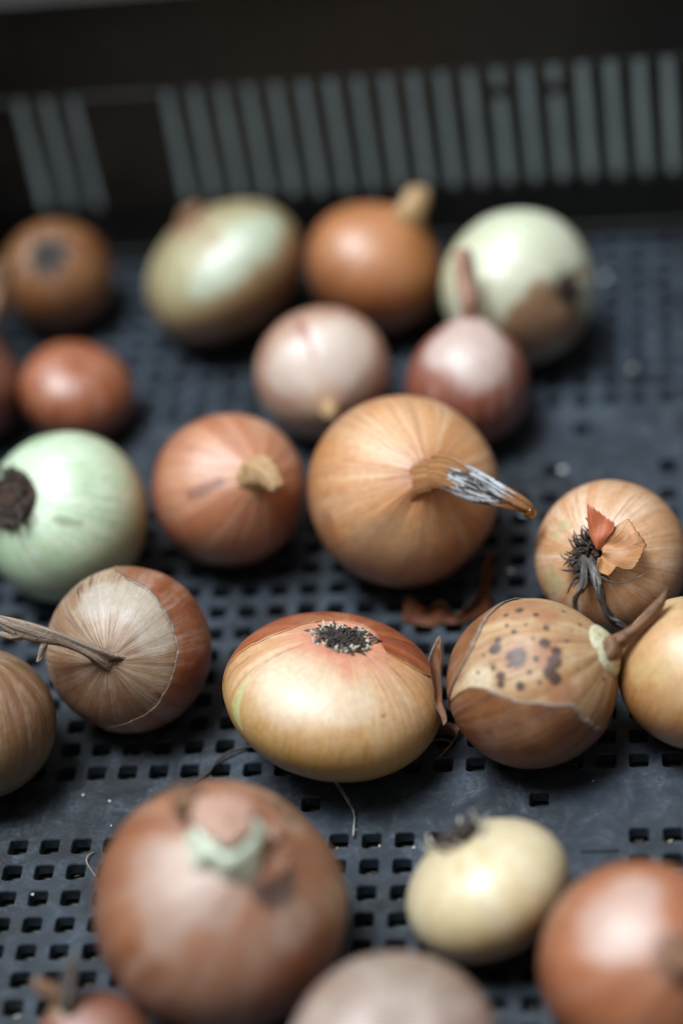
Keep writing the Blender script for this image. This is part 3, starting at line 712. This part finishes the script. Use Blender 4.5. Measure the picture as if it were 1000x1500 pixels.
# ---- peach onion with tangled roots and a torn flap
m_C = skin_material('peach_skin', (0.86, 0.68, 0.52), (0.78, 0.52, 0.32), (0.56, 0.29, 0.14), 0.65, 0.5, (0.45, 0.20, 0.10),
                    top=(0.66, 0.30, 0.13), top_at=0.93, low=(0.55, 0.28, 0.10), low_at=0.08, paints=((0.46, 0.42, 0.18), (0.56, 0.46, 0.22), (0.64, 0.36, 0.17)), soft=(0.5, 0.5, 0.5), rough=0.38, seed=5, sss=0.15)
e, b = build('C', 'peach onion with tangled black roots and a torn orange skin flap', m_C, 'root', True, dent=0.06)
zt = float(b.surf(0, 0.97)[2])
root_tuft('roots', 260, 0.0068, 0.0048, zt, ROOT_DARK, e, 31, 0.00034, 0.4, 0.7)
m_flap = skin_material('orange_flap_skin', (0.80, 0.50, 0.25), (0.70, 0.38, 0.16), (0.46, 0.20, 0.08), 0.5, 0.7, (0.20, 0.07, 0.03), blotch=(0.60, 0.46, 0.33), blotch_amt=0.7,
                       paints=((0.20, 0.13, 0.10), None, None), soft=(0.3, 0.2, 0.2), rough=0.45, seed=6, sss=0.0, film=0.1, coat=0.2)
def flap_fan(prof, z0, lift, cx=0.0028, cy=0.0010):
    """scrap of skin held at the roots: outline given as (angle deg, radius)"""
    A_ = [p[0] for p in prof]
    def f(u, v):
        ang = A_[0] + (A_[-1] - A_[0]) * u
        a = math.radians(ang); k = np.interp(ang, A_, [p[1] for p in prof]); r = (0.0012 + (k - 0.0012) * v) * (1.12 + 0.015 * math.sin(ang * 0.9) * v)
        return Vector((cx + r * math.cos(a), cy + r * math.sin(a), zt + z0 + lift * r - 12.0 * r * r + 0.0007 * math.sin(a * 4 + r * 500)))
    return f
sheet('skin_flap', flap_fan([(-92, 0.0045), (-67, 0.0088), (-40, 0.0074), (-24, 0.0122), (-7, 0.0130), (9.5, 0.0152), (30, 0.0135), (47, 0.0128), (58, 0.0085)], 0.0052, 0.06), 70, 24, m_flap, e, crumple=0.0006, edge=0.5)
m_flap2 = skin_material('red_flap_skin', (0.72, 0.30, 0.12), (0.62, 0.22, 0.08), (0.40, 0.11, 0.05), 0.5, 0.7, coat=0.2, paints=((0.22, 0.08, 0.04), None, None), rough=0.38, seed=7, sss=0.0)
sheet('skin_flap', flap_fan([(56, 0.0080), (62, 0.0105), (75, 0.0108), (88, 0.0122), (101, 0.0142), (106, 0.0090), (112, 0.0050)], 0.0046, 0.34), 44, 20, m_flap2, e, seed=3, crumple=0.0006, edge=0.5)
# long dry roots hanging over the front
def hang(pts, r, seed, n=1, name='long_root', mat=ROOT_GREY):
    V, F, S = [], [], []
    rr = random.Random(seed)
    for i in range(n):
        j = 0.0005 * (n > 1)
        P = [(x + rr.uniform(-j, j) * 2, y + rr.uniform(-j, j) * 2, z + rr.uniform(0, j), r * q * rr.uniform(0.7, 1.2)) for (x, y, z), q in zip(pts, np.linspace(1, 0.45, len(pts)))]
        v, f, s = tube('r', P, sides=6, segs=26, wrinkle=0.25, seed=seed + i)
        o = len(V); V += v; F += [tuple(k + o for k in ff) for ff in f]; S += list(s)
    return link(name, make_mesh(name, V, F, np.array(S)), mat, e)
def on_c(th, lat, off): return tuple(b.surf(th, lat, off))
hang([(-0.001, -0.002, zt + 0.003), on_c(-75, 0.86, 0.0040), on_c(-80, 0.70, 0.0030), on_c(-78, 0.52, 0.0022), on_c(-74, 0.38, 0.0016), on_c(-70, 0.22, 0.0016)], 0.0009, 5, 9)
hang([(-0.003, -0.001, zt + 0.003), on_c(-105, 0.82, 0.0050), on_c(-112, 0.68, 0.0044), on_c(-110, 0.55, 0.0040)], 0.0007, 15, 5)
hang([(0.000, 0.000, zt + 0.004), on_c(-70, 0.88, 0.0052), on_c(-48, 0.74, 0.0042), on_c(-30, 0.66, 0.0042), on_c(-18, 0.60, 0.0052)], 0.00042, 25, 1)

# ---- pale golden onion beside the spotted one
m_D = skin_material('pale_gold_skin', (0.82, 0.66, 0.44), (0.78, 0.55, 0.32), (0.60, 0.35, 0.15), 0.3, 0.25, None,
                    low=(0.58, 0.32, 0.11), low_at=-0.02, paints=((0.4, 0.2, 0.1), (0.66, 0.44, 0.19), (0.55, 0.62, 0.40)), soft=(0.2, 0.5, 0.3), rough=0.34, seed=8, sss=0.2)
build('D', 'pale golden onion touching the brown stem of the spotted onion', m_D, 'root', True)

# ---- big golden onion with the silvery stem
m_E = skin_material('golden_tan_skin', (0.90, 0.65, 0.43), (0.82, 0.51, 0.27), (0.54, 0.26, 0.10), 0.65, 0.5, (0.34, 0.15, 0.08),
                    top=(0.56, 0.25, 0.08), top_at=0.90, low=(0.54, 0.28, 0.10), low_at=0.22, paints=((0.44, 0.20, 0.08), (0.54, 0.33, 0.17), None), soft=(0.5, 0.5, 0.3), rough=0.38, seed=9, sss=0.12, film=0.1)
e, b = build('E', 'big golden onion with a long silvery dried stem ending in an amber drop', m_E, 'neck', True, neck=(0.17, 0.14))
s_ = GEO['E']['stem']
t = NT('half_peeled_stem'); st = t.attr('st'); oc = t.obj()
fb = t.noise(t.vmul(st, (7, 7, 2.0)), 1.0, 4.0, 0.6)
along = t.math('ADD', t.sep(st)[2], t.math('MULTIPLY', t.math('SUBTRACT', t.noise(t.vmul(st, (2.2, 2.2, 3.0)), 1.0, 3.0, 0.6), 0.5), 0.75))
tan = t.mix(t.ramp(fb, 0.35, 0.65), (0.17, 0.065, 0.022), (0.42, 0.21, 0.085))
silver = t.mix(t.ramp(t.noise(t.vmul(st, (3.5, 3.5, 5)), 1.0, 5.0, 0.65, 0.6), 0.44, 0.58), (0.07, 0.055, 0.05), (0.55, 0.60, 0.65))
w = t.math('MULTIPLY', t.ramp(along, 0.44, 0.50), t.ramp(along, 0.92, 0.98, 1.0, 0.0))
t.put(t.b.inputs['Base Color'], t.mix(w, tan, silver)); t.b.inputs['Roughness'].default_value = 0.75; t.b.inputs['Specular IOR Level'].default_value = 0.25
t.bump(t.math('ADD', fb, t.math('ADD', w, t.noise(oc, 900.0, 3.0))), 0.6, 0.0008)
tube_obj('stem', [(0, 0, 0.0300, 0.0100), (0.0008, 0.0005, 0.0335, 0.0080), s_[0][:3] + (0.0066,), s_[1][:3] + (0.0058,), (0.0100, -0.0012, 0.0435, 0.0052), s_[2][:3] + (0.0052,), (0.0190, -0.0057, 0.0473, 0.0044), s_[3][:3] + (0.0035,), s_[4][:3] + (0.0025,), s_[5][:3] + (0.0017,)], t.m, e, sides=40, segs=110, wrinkle=0.28, flat=0.72, seed=12, twist=0.7)
t = NT('amber_sap'); t.b.inputs['Base Color'].default_value = (0.75, 0.30, 0.03, 1); t.b.inputs['Roughness'].default_value = 0.05
t.b.inputs['Transmission Weight'].default_value = 0.85; t.b.inputs['IOR'].default_value = 1.45
q = s_[5]
tube_obj('sap_drop', [(q[0], q[1] + 0.0006, q[2], 0.0012), (q[0] + 0.0003, q[1] - 0.0005, q[2] - 0.0003, 0.0020), (q[0] + 0.0004, q[1] - 0.0018, q[2] - 0.0010, 0.0021), (q[0] + 0.0004, q[1] - 0.0032, q[2] - 0.0016, 0.0004)], t.m, e, sides=20, segs=22, wrinkle=0.0, seed=1)

# ---- coppery pink onion with a stub
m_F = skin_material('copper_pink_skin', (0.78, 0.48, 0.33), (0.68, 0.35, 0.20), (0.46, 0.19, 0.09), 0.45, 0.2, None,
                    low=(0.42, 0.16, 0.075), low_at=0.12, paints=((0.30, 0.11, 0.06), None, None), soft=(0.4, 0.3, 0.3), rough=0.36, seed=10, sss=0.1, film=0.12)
e, b = build('F', 'coppery pink onion with a short bent tan stem stub', m_F, 'neck', neck=(0.2, 0.10))
tube_obj('stem', [(0, 0, 0.0255, 0.0078)] + GEO['F']['stem'], STEM_TAN, e, sides=24, segs=30, wrinkle=0.12, seed=21)

# ---- pale green onion
m_G = skin_material('pale_green_skin', (0.84, 0.96, 0.82), (0.76, 0.93, 0.73), (0.50, 0.74, 0.50), 0.65, 0.3, (0.34, 0.44, 0.25),
                    top=(0.44, 0.33, 0.16), top_at=0.94, low=(0.60, 0.60, 0.40), low_at=0.0, paints=((0.34, 0.46, 0.30), (0.54, 0.74, 0.50), None), soft=(0.4, 0.5, 0.3), rough=0.32, seed=11, sss=0.2)
e, b = build('G', 'pale green onion with a dark brown root end', m_G, 'root', dent=0.02)
zt = float(b.surf(0, 0.97)[2])
plate(0.0110, zt, e, 0.003)
root_tuft('roots', 220, 0.0095, 0.0045, zt + 0.001, ROOT_DARK, e, 41, 0.0005, 0.5, 0.6)

# ---- two-tone onion with the long shrivelled stem
m_H = skin_material('grey_beige_skin', (0.60, 0.47, 0.35), (0.48, 0.34, 0.23), (0.25, 0.13, 0.07), 0.8, 1.0, (0.12, 0.05, 0.03),
                    top=(0.26, 0.13, 0.06), top_at=1.02, paints=((0.3, 0.2, 0.1), (0.27, 0.13, 0.06), (0.50, 0.44, 0.36)), soft=(0.3, 0.5, 0.5), rough=0.42, seed=12, sss=0.06, film=0.2, coat=0.15, bump=0.5)  # second paint: brown lower half of the cap, its shade painted in
m_Hs = skin_material('copper_shell_skin', (0.52, 0.24, 0.10), (0.40, 0.155, 0.05), (0.22, 0.075, 0.025), 0.4, 0.4, None,
                     blotch=(0.55, 0.32, 0.19), blotch_amt=0.5, paints=((0.16, 0.09, 0.06), None, None), soft=(0.15, 0.2, 0.2), rough=0.38, seed=13, sss=0.0, film=0.3)
e, b = build('H', 'two-tone onion, grey beige cap inside a copper shell, with long shrivelled stem', m_H, 'neck', True, neck=(0.13, 0.05), ridge=0.007)
edgeH = [(-180, -0.7), (-125, -0.7), (-112, -0.15), (-104, 0.25), (-98, 0.36), (-78, 0.449), (-59, 0.48), (-35, 0.513), (-12.8, 0.509), (13, 0.484), (32, 0.46), (50, 0.436), (70, 0.347), (86, 0.297), (97, 0.16), (101, 0.0), (107, -0.4), (125, -0.7), (180, -0.7)]
lower_skin(b, edgeH, m_Hs, e, 22, lift=0.0005, nth=300, ns=60, jag=0.011)
tube_obj('stem', [(0, 0, 0.0258, 0.0058)] + GEO['H']['stem'], STEM_GREY, e, sides=36, segs=80, wrinkle=0.17, flat=0.62, seed=31, twist=0.4)
q = GEO['H']['stem'][4]
tube_obj('stem_shred', [(q[0] + 0.003, q[1] - 0.001, q[2], 0.0014), (q[0] + 0.003, q[1] - 0.004, q[2] - 0.0005, 0.0012), (q[0] + 0.0015, q[1] - 0.008, q[2] - 0.001, 0.0010), (q[0] + 0.0005, q[1] - 0.010, q[2], 0.0003)], STEM_GREY, e, sides=10, segs=18, wrinkle=0.3, seed=32)
q = GEO['H']['stem'][5]
tube_obj('stem_shred', [(q[0] + 0.008, q[1] - 0.001, q[2], 0.0016), (q[0] + 0.001, q[1] - 0.0035, q[2] - 0.001, 0.0016), (q[0] - 0.006, q[1] - 0.003, q[2] - 0.001, 0.0008)], STEM_GREY, e, sides=10, segs=18, wrinkle=0.3, seed=33)

# ---- brown striped onion under that stem
m_I = skin_material('brown_striped_skin', (0.44, 0.28, 0.15), (0.34, 0.18, 0.08), (0.20, 0.09, 0.035), 0.6, 0.6, (0.50, 0.36, 0.20),
                    low=(0.32, 0.24, 0.09), low_at=0.0, blotch=(0.46, 0.30, 0.17), blotch_amt=0.4, rough=0.42, seed=14, sss=0.05, film=0.25)
build('I', 'brown striped onion lying under the long shrivelled stem of the two-tone onion', m_I, 'root', True)

# ---- largest onion
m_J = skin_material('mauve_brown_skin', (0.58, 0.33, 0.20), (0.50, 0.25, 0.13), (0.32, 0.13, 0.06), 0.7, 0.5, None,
                    low=(0.26, 0.105, 0.055), low_at=0.05, paints=((0.045, 0.016, 0.010), (0.44, 0.28, 0.21), (0.36, 0.17, 0.10)), soft=(0.4, 0.5, 0.5), rough=0.40, seed=15, sss=0.05, film=0.14)  # second paint: whitish glare painted on, plus a pale patch
e, b = build('J', 'largest onion, mauve brown with a torn pale green neck', m_J, 'neck', neck=(0.22, 0.05), lump=0.032)
PINKY = fibre_material('pink_brown_sheath', (0.46, 0.25, 0.18), (0.56, 0.36, 0.28), (0.30, 0.14, 0.08), 0.5, patch=0.2)
G_ = [p[:3] for p in GEO['J']['stem']]
c_ = Vector(G_[5]); up_ = Vector((-0.0016, 0.0038, 0.0006))
tube_obj('green_neck', [tuple(c_ * 0.74) + (0.0115,), tuple(c_ * 0.87) + (0.0104,), tuple(c_ * 0.93) + (0.0096,), tuple(c_ * 0.955) + (0.0080,), tuple(c_ * 0.94) + (0.0060,)], GREEN_FLESH, e, sides=48, segs=40, wrinkle=0.09, seed=41)
tube_obj('neck_sheath', [tuple(c_ * 0.78 + up_) + (0.0092,), tuple(c_ * 0.91 + up_) + (0.0090,), tuple(c_ * 0.955 + up_) + (0.0076,), tuple(c_ * 0.975 + up_) + (0.0034,)], PINKY, e, sides=34, segs=30, wrinkle=0.13, seed=42)
r_ = Vector((0.0095, 0.0010, -0.0010))
tube_obj('neck_sheath', [tuple(c_ * 0.80 + r_) + (0.0080,), tuple(c_ * 0.89 + r_) + (0.0066,), tuple(c_ * 0.92 + r_ * 1.1) + (0.0036,)], PINKY, e, sides=24, segs=20, wrinkle=0.18, flat=0.6, seed=44)
c_ = Vector(G_[6])
tube_obj('neck_sheath', [tuple(c_ * 0.93) + (0.0050,), tuple(c_ * 1.0) + (0.0045,), tuple(c_ * 1.05 + Vector((-0.004, 0.002, -0.001))) + (0.0012,)], STEM_BROWN, e, sides=20, segs=20, wrinkle=0.2, seed=43)

# ---- small flat cream onion
m_K = skin_material('cream_skin', (0.88, 0.82, 0.64), (0.84, 0.76, 0.54), (0.66, 0.50, 0.27), 0.3, 0.2, None,
                    low=(0.58, 0.40, 0.15), low_at=-0.12, top=(0.74, 0.56, 0.30), top_at=0.97, paints=((0.3, 0.15, 0.06), (0.62, 0.28, 0.08), None), soft=(0.3, 0.4, 0.3), rough=0.34, seed=16, sss=0.2)
e, b = build('K', 'small flat cream onion with dark roots on its top edge', m_K, 'root', dent=0.06)
zt = float(b.surf(0, 0.97)[2])
root_tuft('roots', 150, 0.0058, 0.0040, zt, ROOT_DARK, e, 51, 0.0004, 0.2, 0.6)
root_tuft('root_stubs', 16, 0.0085, 0.0040, zt - 0.0008, ROOT_PALE, e, 52, 0.0007, -0.3, 0.3, ring=0.7)
hang([(0.001, 0.001, zt + 0.002), (0.006, 0.006, zt + 0.004), (0.011, 0.010, zt + 0.005)], 0.0004, 55, 1)

# ---- smooth red-brown onion
m_L = skin_material('red_brown_skin', (0.64, 0.34, 0.20), (0.58, 0.27, 0.13), (0.38, 0.14, 0.06), 0.4, 0.1, None,
                    low=(0.38, 0.15, 0.07), low_at=0.08, paints=((0.20, 0.07, 0.03), (0.60, 0.40, 0.33), None), soft=(0.5, 0.5, 0.3), rough=0.38, seed=17, sss=0.08)
e, b = build('L', 'smooth red-brown onion touching the small flat cream onion', m_L, 'neck', neck=(0.15, 0.06))
tube_obj('stem', [(0, 0, 0.0270, 0.0058), (0.0005, -0.0005, 0.0305, 0.0046), (0.0015, -0.0025, 0.0325, 0.0036), (0.0025, -0.0045, 0.0335, 0.0016)], STEM_BROWN, e, sides=20, segs=20, wrinkle=0.15, seed=61)

m_M = skin_material('lilac_grey_skin', (0.56, 0.46, 0.42), (0.46, 0.34, 0.28), (0.32, 0.21, 0.15), 0.3, 0.2, None,
                    low=(0.32, 0.17, 0.09), low_at=0.05, blotch=(0.42, 0.38, 0.32), blotch_amt=0.6, rough=0.42, seed=18, sss=0.05, film=0.5)
build('M', 'lilac grey onion beside the largest onion and below the cream one', m_M, 'root')

m_N = skin_material('dusky_pink_skin', (0.46, 0.24, 0.17), (0.38, 0.17, 0.10), (0.24, 0.09, 0.05), 0.4, 0.2, None,
                    low=(0.24, 0.10, 0.05), low_at=0.1, paints=(None, (0.30, 0.32, 0.13), None), soft=(0.3, 0.4, 0.3), rough=0.42, seed=19, sss=0.05)
e, b = build('N', 'small dusky pink onion with a greenish shoulder and wispy dry neck', m_N, 'neck', neck=(0.2, 0.10))
tube_obj('stem', [(0, 0, 0.0170, 0.0045)] + GEO['N']['stem'], ROOT_DARK, e, sides=18, segs=30, wrinkle=0.3, flat=0.5, seed=71)
sx_ = GEO['N']['stem']
tube_obj('stem_shred', [(0.001, 0, 0.019, 0.003), (-0.001, 0.002, 0.0250, 0.0028), (-0.003, 0.004, 0.0300, 0.001)], STEM_BROWN, e, sides=14, segs=20, wrinkle=0.3, flat=0.4, seed=72)

# ---- onions further back
m_O = skin_material('pale_pink_skin', (0.74, 0.56, 0.46), (0.64, 0.42, 0.32), (0.46, 0.24, 0.16), 0.4, 0.3, None,
                    low=(0.46, 0.22, 0.13), low_at=-0.1, paints=((0.36, 0.12, 0.08), (0.76, 0.64, 0.57), (0.62, 0.42, 0.26)), soft=(0.4, 0.5, 0.4), rough=0.38, seed=20, sss=0.1, film=0.3)
e, b = build('O', 'pale pink onion with a dark red streak, tip turned to the big golden onion', m_O, 'neck', neck=(0.13, 0.10))
tube_obj('stem', [(0, 0, 0.0245, 0.0042), (0.0002, -0.0004, 0.0285, 0.0032), (0.0006, -0.0015, 0.0310, 0.0018)], STEM_TAN, e, sides=16, segs=18, wrinkle=0.12, seed=81)

m_P = skin_material('red_white_glare_skin', (0.46, 0.18, 0.10), (0.40, 0.13, 0.06), (0.26, 0.07, 0.03), 0.3, 0.2, None,
                    top=(0.62, 0.44, 0.38), top_at=0.9, paints=(None, (0.66, 0.52, 0.48), None), soft=(0.3, 0.5, 0.3), film=0.3, rough=0.36, seed=21, sss=0.08)  # whitish upper zone: paler skin with glare painted into it
e, b = build('P', 'onion whitish above and red below with a thin upright stem', m_P, 'neck', neck=(0.18, 0.12))
tube_obj('stem', [(0, 0, 0.0225, 0.0062), (-0.0004, -0.0010, 0.0270, 0.0042)] + [p[:3] + (p[3] * 1.2,) for p in GEO['P']['stem'][1:]], PINKY, e, sides=18, segs=34, wrinkle=0.14, flat=0.8, seed=91)

m_Q = skin_material('shiny_copper_skin', (0.70, 0.39, 0.19), (0.62, 0.30, 0.12), (0.40, 0.16, 0.05), 0.5, 0.2, None,
                    low=(0.44, 0.20, 0.06), low_at=0.0, rough=0.30, seed=22, sss=0.08, film=0.12)
e, b = build('Q', 'shiny copper onion with a stubby curled stem near the slatted wall', m_Q, 'neck', neck=(0.2, 0.10))
tube_obj('stem', [(0, 0, 0.0230, 0.0072)] + [p[:3] + (p[3] * 0.85,) for p in GEO['Q']['stem']], STEM_TAN, e, sides=20, segs=26, wrinkle=0.15, seed=101)

m_R = skin_material('white_flesh_skin', (0.88, 0.91, 0.82), (0.84, 0.88, 0.74), (0.60, 0.72, 0.44), 0.6, 0.3, None,
                    low=(0.66, 0.66, 0.34), low_at=-0.3, paints=((0.05, 0.022, 0.015), (0.36, 0.18, 0.075), None), soft=(0.4, 0.45, 0.3), rough=0.26, seed=23, sss=0.2)
e, b = build('R', 'white peeled onion with a brown skin patch round its root', m_R, 'root', dent=0.04)
zt = float(b.surf(0, 0.97)[2])
plate(0.0045, zt, e, 0.0015)
root_tuft('roots', 70, 0.0050, 0.0035, zt, ROOT_DARK, e, 111, 0.0004, 0.4, 0.6)

m_S = skin_material('olive_green_skin', (0.66, 0.66, 0.46), (0.55, 0.49, 0.30), (0.38, 0.25, 0.12), 0.85, 0.3, None,
                    top=(0.42, 0.24, 0.13), top_at=0.86, low=(0.40, 0.24, 0.10), low_at=0.10, paints=(None, (0.52, 0.62, 0.48), None), soft=(0.3, 0.5, 0.3), rag=(0.7, 0.5, 0.5), rough=0.36, seed=24, sss=0.15)  # second paint: mint-white glare at the middle, put into the colour
e, b = build('S', 'tilted oval green onion in front of the plain post of the wall', m_S, 'neck', neck=(0.16, 0.08))
tube_obj('stem', [(0, 0, 0.0230, 0.0062)] + [p[:3] + (p[3] * 0.8,) for p in GEO['S']['stem']], STEM_BROWN, e, sides=18, segs=24, wrinkle=0.15, seed=121)

m_T = skin_material('dark_amber_skin', (0.46, 0.25, 0.08), (0.38, 0.18, 0.05), (0.24, 0.09, 0.02), 0.45, 0.2, None,
                    low=(0.28, 0.13, 0.04), low_at=0.0, paints=((0.035, 0.018, 0.012), None, None), soft=(0.4, 0.3, 0.3), rough=0.36, seed=25, sss=0.05)
e, b = build('T', 'dark amber onion with a black root hollow in the far crate corner', m_T, 'root', dent=0.10)
zt = float(b.surf(0, 0.97)[2])
root_tuft('roots', 110, 0.0068, 0.0034, zt, ROOT_DARK, e, 131, 0.0005, 0.4, 0.6)

m_U = skin_material('glossy_red_brown_skin', (0.58, 0.26, 0.12), (0.50, 0.19, 0.075), (0.32, 0.10, 0.03), 0.4, 0.2, None, low=(0.36, 0.13, 0.045), low_at=0.0, rough=0.30, seed=26, sss=0.05, film=0.12)
build('U', 'small glossy red-brown onion behind the pale green onion', m_U, 'root')

m_V = skin_material('dark_red_brown_skin', (0.34, 0.15, 0.085), (0.28, 0.10, 0.05), (0.17, 0.05, 0.025), 0.3, 0.2, None, rough=0.38, seed=27, sss=0.05)
e, b = build('V', 'dark red-brown onion with a tall thin neck beside the small glossy onion', m_V, 'neck', neck=(0.22, 0.2))
tube_obj('stem', [(0, 0, 0.0225, 0.0058), (0.0006, 0.0020, 0.0270, 0.0046)] + GEO['V']['stem'][1:], STEM_BROWN, e, sides=18, segs=30, wrinkle=0.15, seed=141)

# ------------------------------------------------------------------ loose scraps
m_peel = skin_material('loose_peel_skin', (0.28, 0.125, 0.055), (0.20, 0.085, 0.035), (0.12, 0.045, 0.02), 0.4, 0.5, None, paints=((0.40, 0.24, 0.14), None, None), soft=(0.3, 0.2, 0.2), rough=0.5, seed=30, sss=0.0, film=0.0, coat=0.0, spec=0.4)
def peel(u, v):
    # boat-shaped scrap, torn on its upper edge
    x = 0.019 + 0.032 * u
    y = 0.033 + 0.010 * (u - 0.45) ** 2 + 0.010 * max(0.0, u - 0.7)
    tear = np.interp(u, [0, 0.06, 0.22, 0.40, 0.47, 0.56, 0.64, 0.80, 0.92, 0.97, 1.0], [0.009, 0.010, 0.0055, 0.0085, 0.0080, 0.0028, 0.0050, 0.0085, 0.0200, 0.0235, 0.0190])
    return Vector((x + 0.002 * v, y + v * 0.35 * tear + 0.0020 * math.sin(v * 3.1), 0.0008 + v * tear))
o = sheet('onion_peel', peel, 60, 18, m_peel, None, thick=0.00012, crumple=0.0005, edge=0.0)
tag(o, 'curled brown scrap of onion peel lying behind the spotted onion', 'onion peel')

def roll(u, v):
    a = u * 2.35 * 2 * math.pi; r = 0.0012 + 0.00045 * u * 2
    p = Vector((0.0352, -0.0166, 0.0029)).lerp(Vector((0.0429, -0.0205, 0.0023)), v)
    ax = Vector((0.0077, -0.0039, -0.0006)).normalized(); s1 = ax.cross(Vector((0, 0, 1))).normalized(); s2 = ax.cross(s1)
    return p + (s1 * math.cos(a) + s2 * math.sin(a)) * r * (0.8 + 0.25 * v)
o = sheet('skin_curl', roll, 60, 10, m_Bs, None, thick=0.0002, crumple=0.00004)
tag(o, 'tightly rolled brown skin curl between the flat and the spotted onion', 'onion peel')

SHRED = fibre_material('grey_shred', (0.20, 0.19, 0.19), (0.40, 0.41, 0.43), (0.60, 0.62, 0.65), 0.6, patch=0.3)
def shred(u, v):
    P = [(0.0019, -0.0405), (0.0040, -0.0457), (0.0069, -0.0518), (0.0096, -0.0563), (0.0098, -0.0645)]
    x = np.interp(v, [0, .28, .55, .75, 1], [p[0] for p in P]); y = np.interp(v, [0, .28, .55, .75, 1], [p[1] for p in P])
    w = np.interp(v, [0, .15, .4, .62, .72, 1], [0.0004, 0.0011, 0.0021, 0.0016, 0.0006, 0.0004])
    a = (u - 0.5) * 2.2 + v * 2.4
    return Vector((x + w * math.sin(a), y + w * 0.3 * math.cos(a * 1.3), 0.0012 + w * 0.45 * (1 + math.cos(a * 1.4 + v * 3))))
o = sheet('dry_shred', shred, 9, 44, SHRED, None, thick=0.0002)
tag(o, 'twisted grey shred of dry leaf in front of the flat onion', 'leaf shred')

def strand(name, pts, r, mat, label, cat, seed=1):
    V, F, st = tube(name, [p + (r,) for p in pts], sides=7, segs=30, wrinkle=0.15, seed=seed)
    return tag(link(name, make_mesh(name, V, F, st), mat), label, cat)
STRAW = fibre_material('straw_fibre', (0.30, 0.24, 0.17), (0.46, 0.40, 0.30), None, 0.6)
strand('root_hair', [(-0.0775, -0.0688, 0.0005), (-0.0790, -0.0712, 0.0014), (-0.0787, -0.0740, 0.0012), (-0.0752, -0.0790, 0.0005)], 0.00022, STRAW, 'thin curved root hair lying beside the largest onion', 'root hair')
strand('dark_root', [(-0.0290, -0.0235, 0.0012), (-0.0350, -0.0262, 0.0022), (-0.0400, -0.0300, 0.0016), (-0.0430, -0.0351, 0.0007), (-0.0470, -0.0390, 0.0007)], 0.0005, ROOT_DARK, 'dark bent root poking out under the flat onion', 'root')
strand('straw', [(0.0362, -0.0298, 0.0004), (0.0390, -0.0262, 0.0009), (0.0415, -0.0223, 0.0016)], 0.00025, STRAW, 'short thin straw under the rolled skin curl', 'straw')
strand('straw', [(0.0330, -0.0225, 0.0004), (0.0365, -0.0222, 0.0008), (0.0400, -0.0232, 0.0005)], 0.00018, STRAW, 'fine pale straw tucked against the flat onion beside the skin curl', 'straw')

# pale crumbs on the crate base
CRUMB = plain_material('pale_crumb', (0.34, 0.36, 0.37), (0.55, 0.57, 0.58), 700.0, 0.7)
rnd = random.Random(77)
spots = [(0.0745, 0.1145, 0.0016), (0.0893, 0.2330, 0.0019), (-0.0642, 0.1330, 0.0012), (0.0570, 0.0600, 0.0012), (-0.0757, -0.0460, 0.0006), (-0.0735, -0.0570, 0.0004), (-0.0855, -0.0430, 0.0007),
         (0.0100, -0.0610, 0.0006), (0.0052, -0.0385, 0.0006), (0.0300, -0.0690, 0.0006), (0.0880, -0.0420, 0.0004), (0.0605, 0.0905, 0.0012), (-0.0955, -0.0860, 0.0006), (0.1010, 0.1730, 0.0014)]
for x, y, s in spots:
    V, F = [], []
    crumb_into(V, F, 0, 0, 0, s, rnd, 0.6)
    o = link('crumb', make_mesh('crumb', V, F, smooth=False), CRUMB); o.location = (x, y, 0.00005)
    tag(o, 'tiny pale crumb lying on the dark crate base', 'crumb', 'pale crumbs on the crate base')
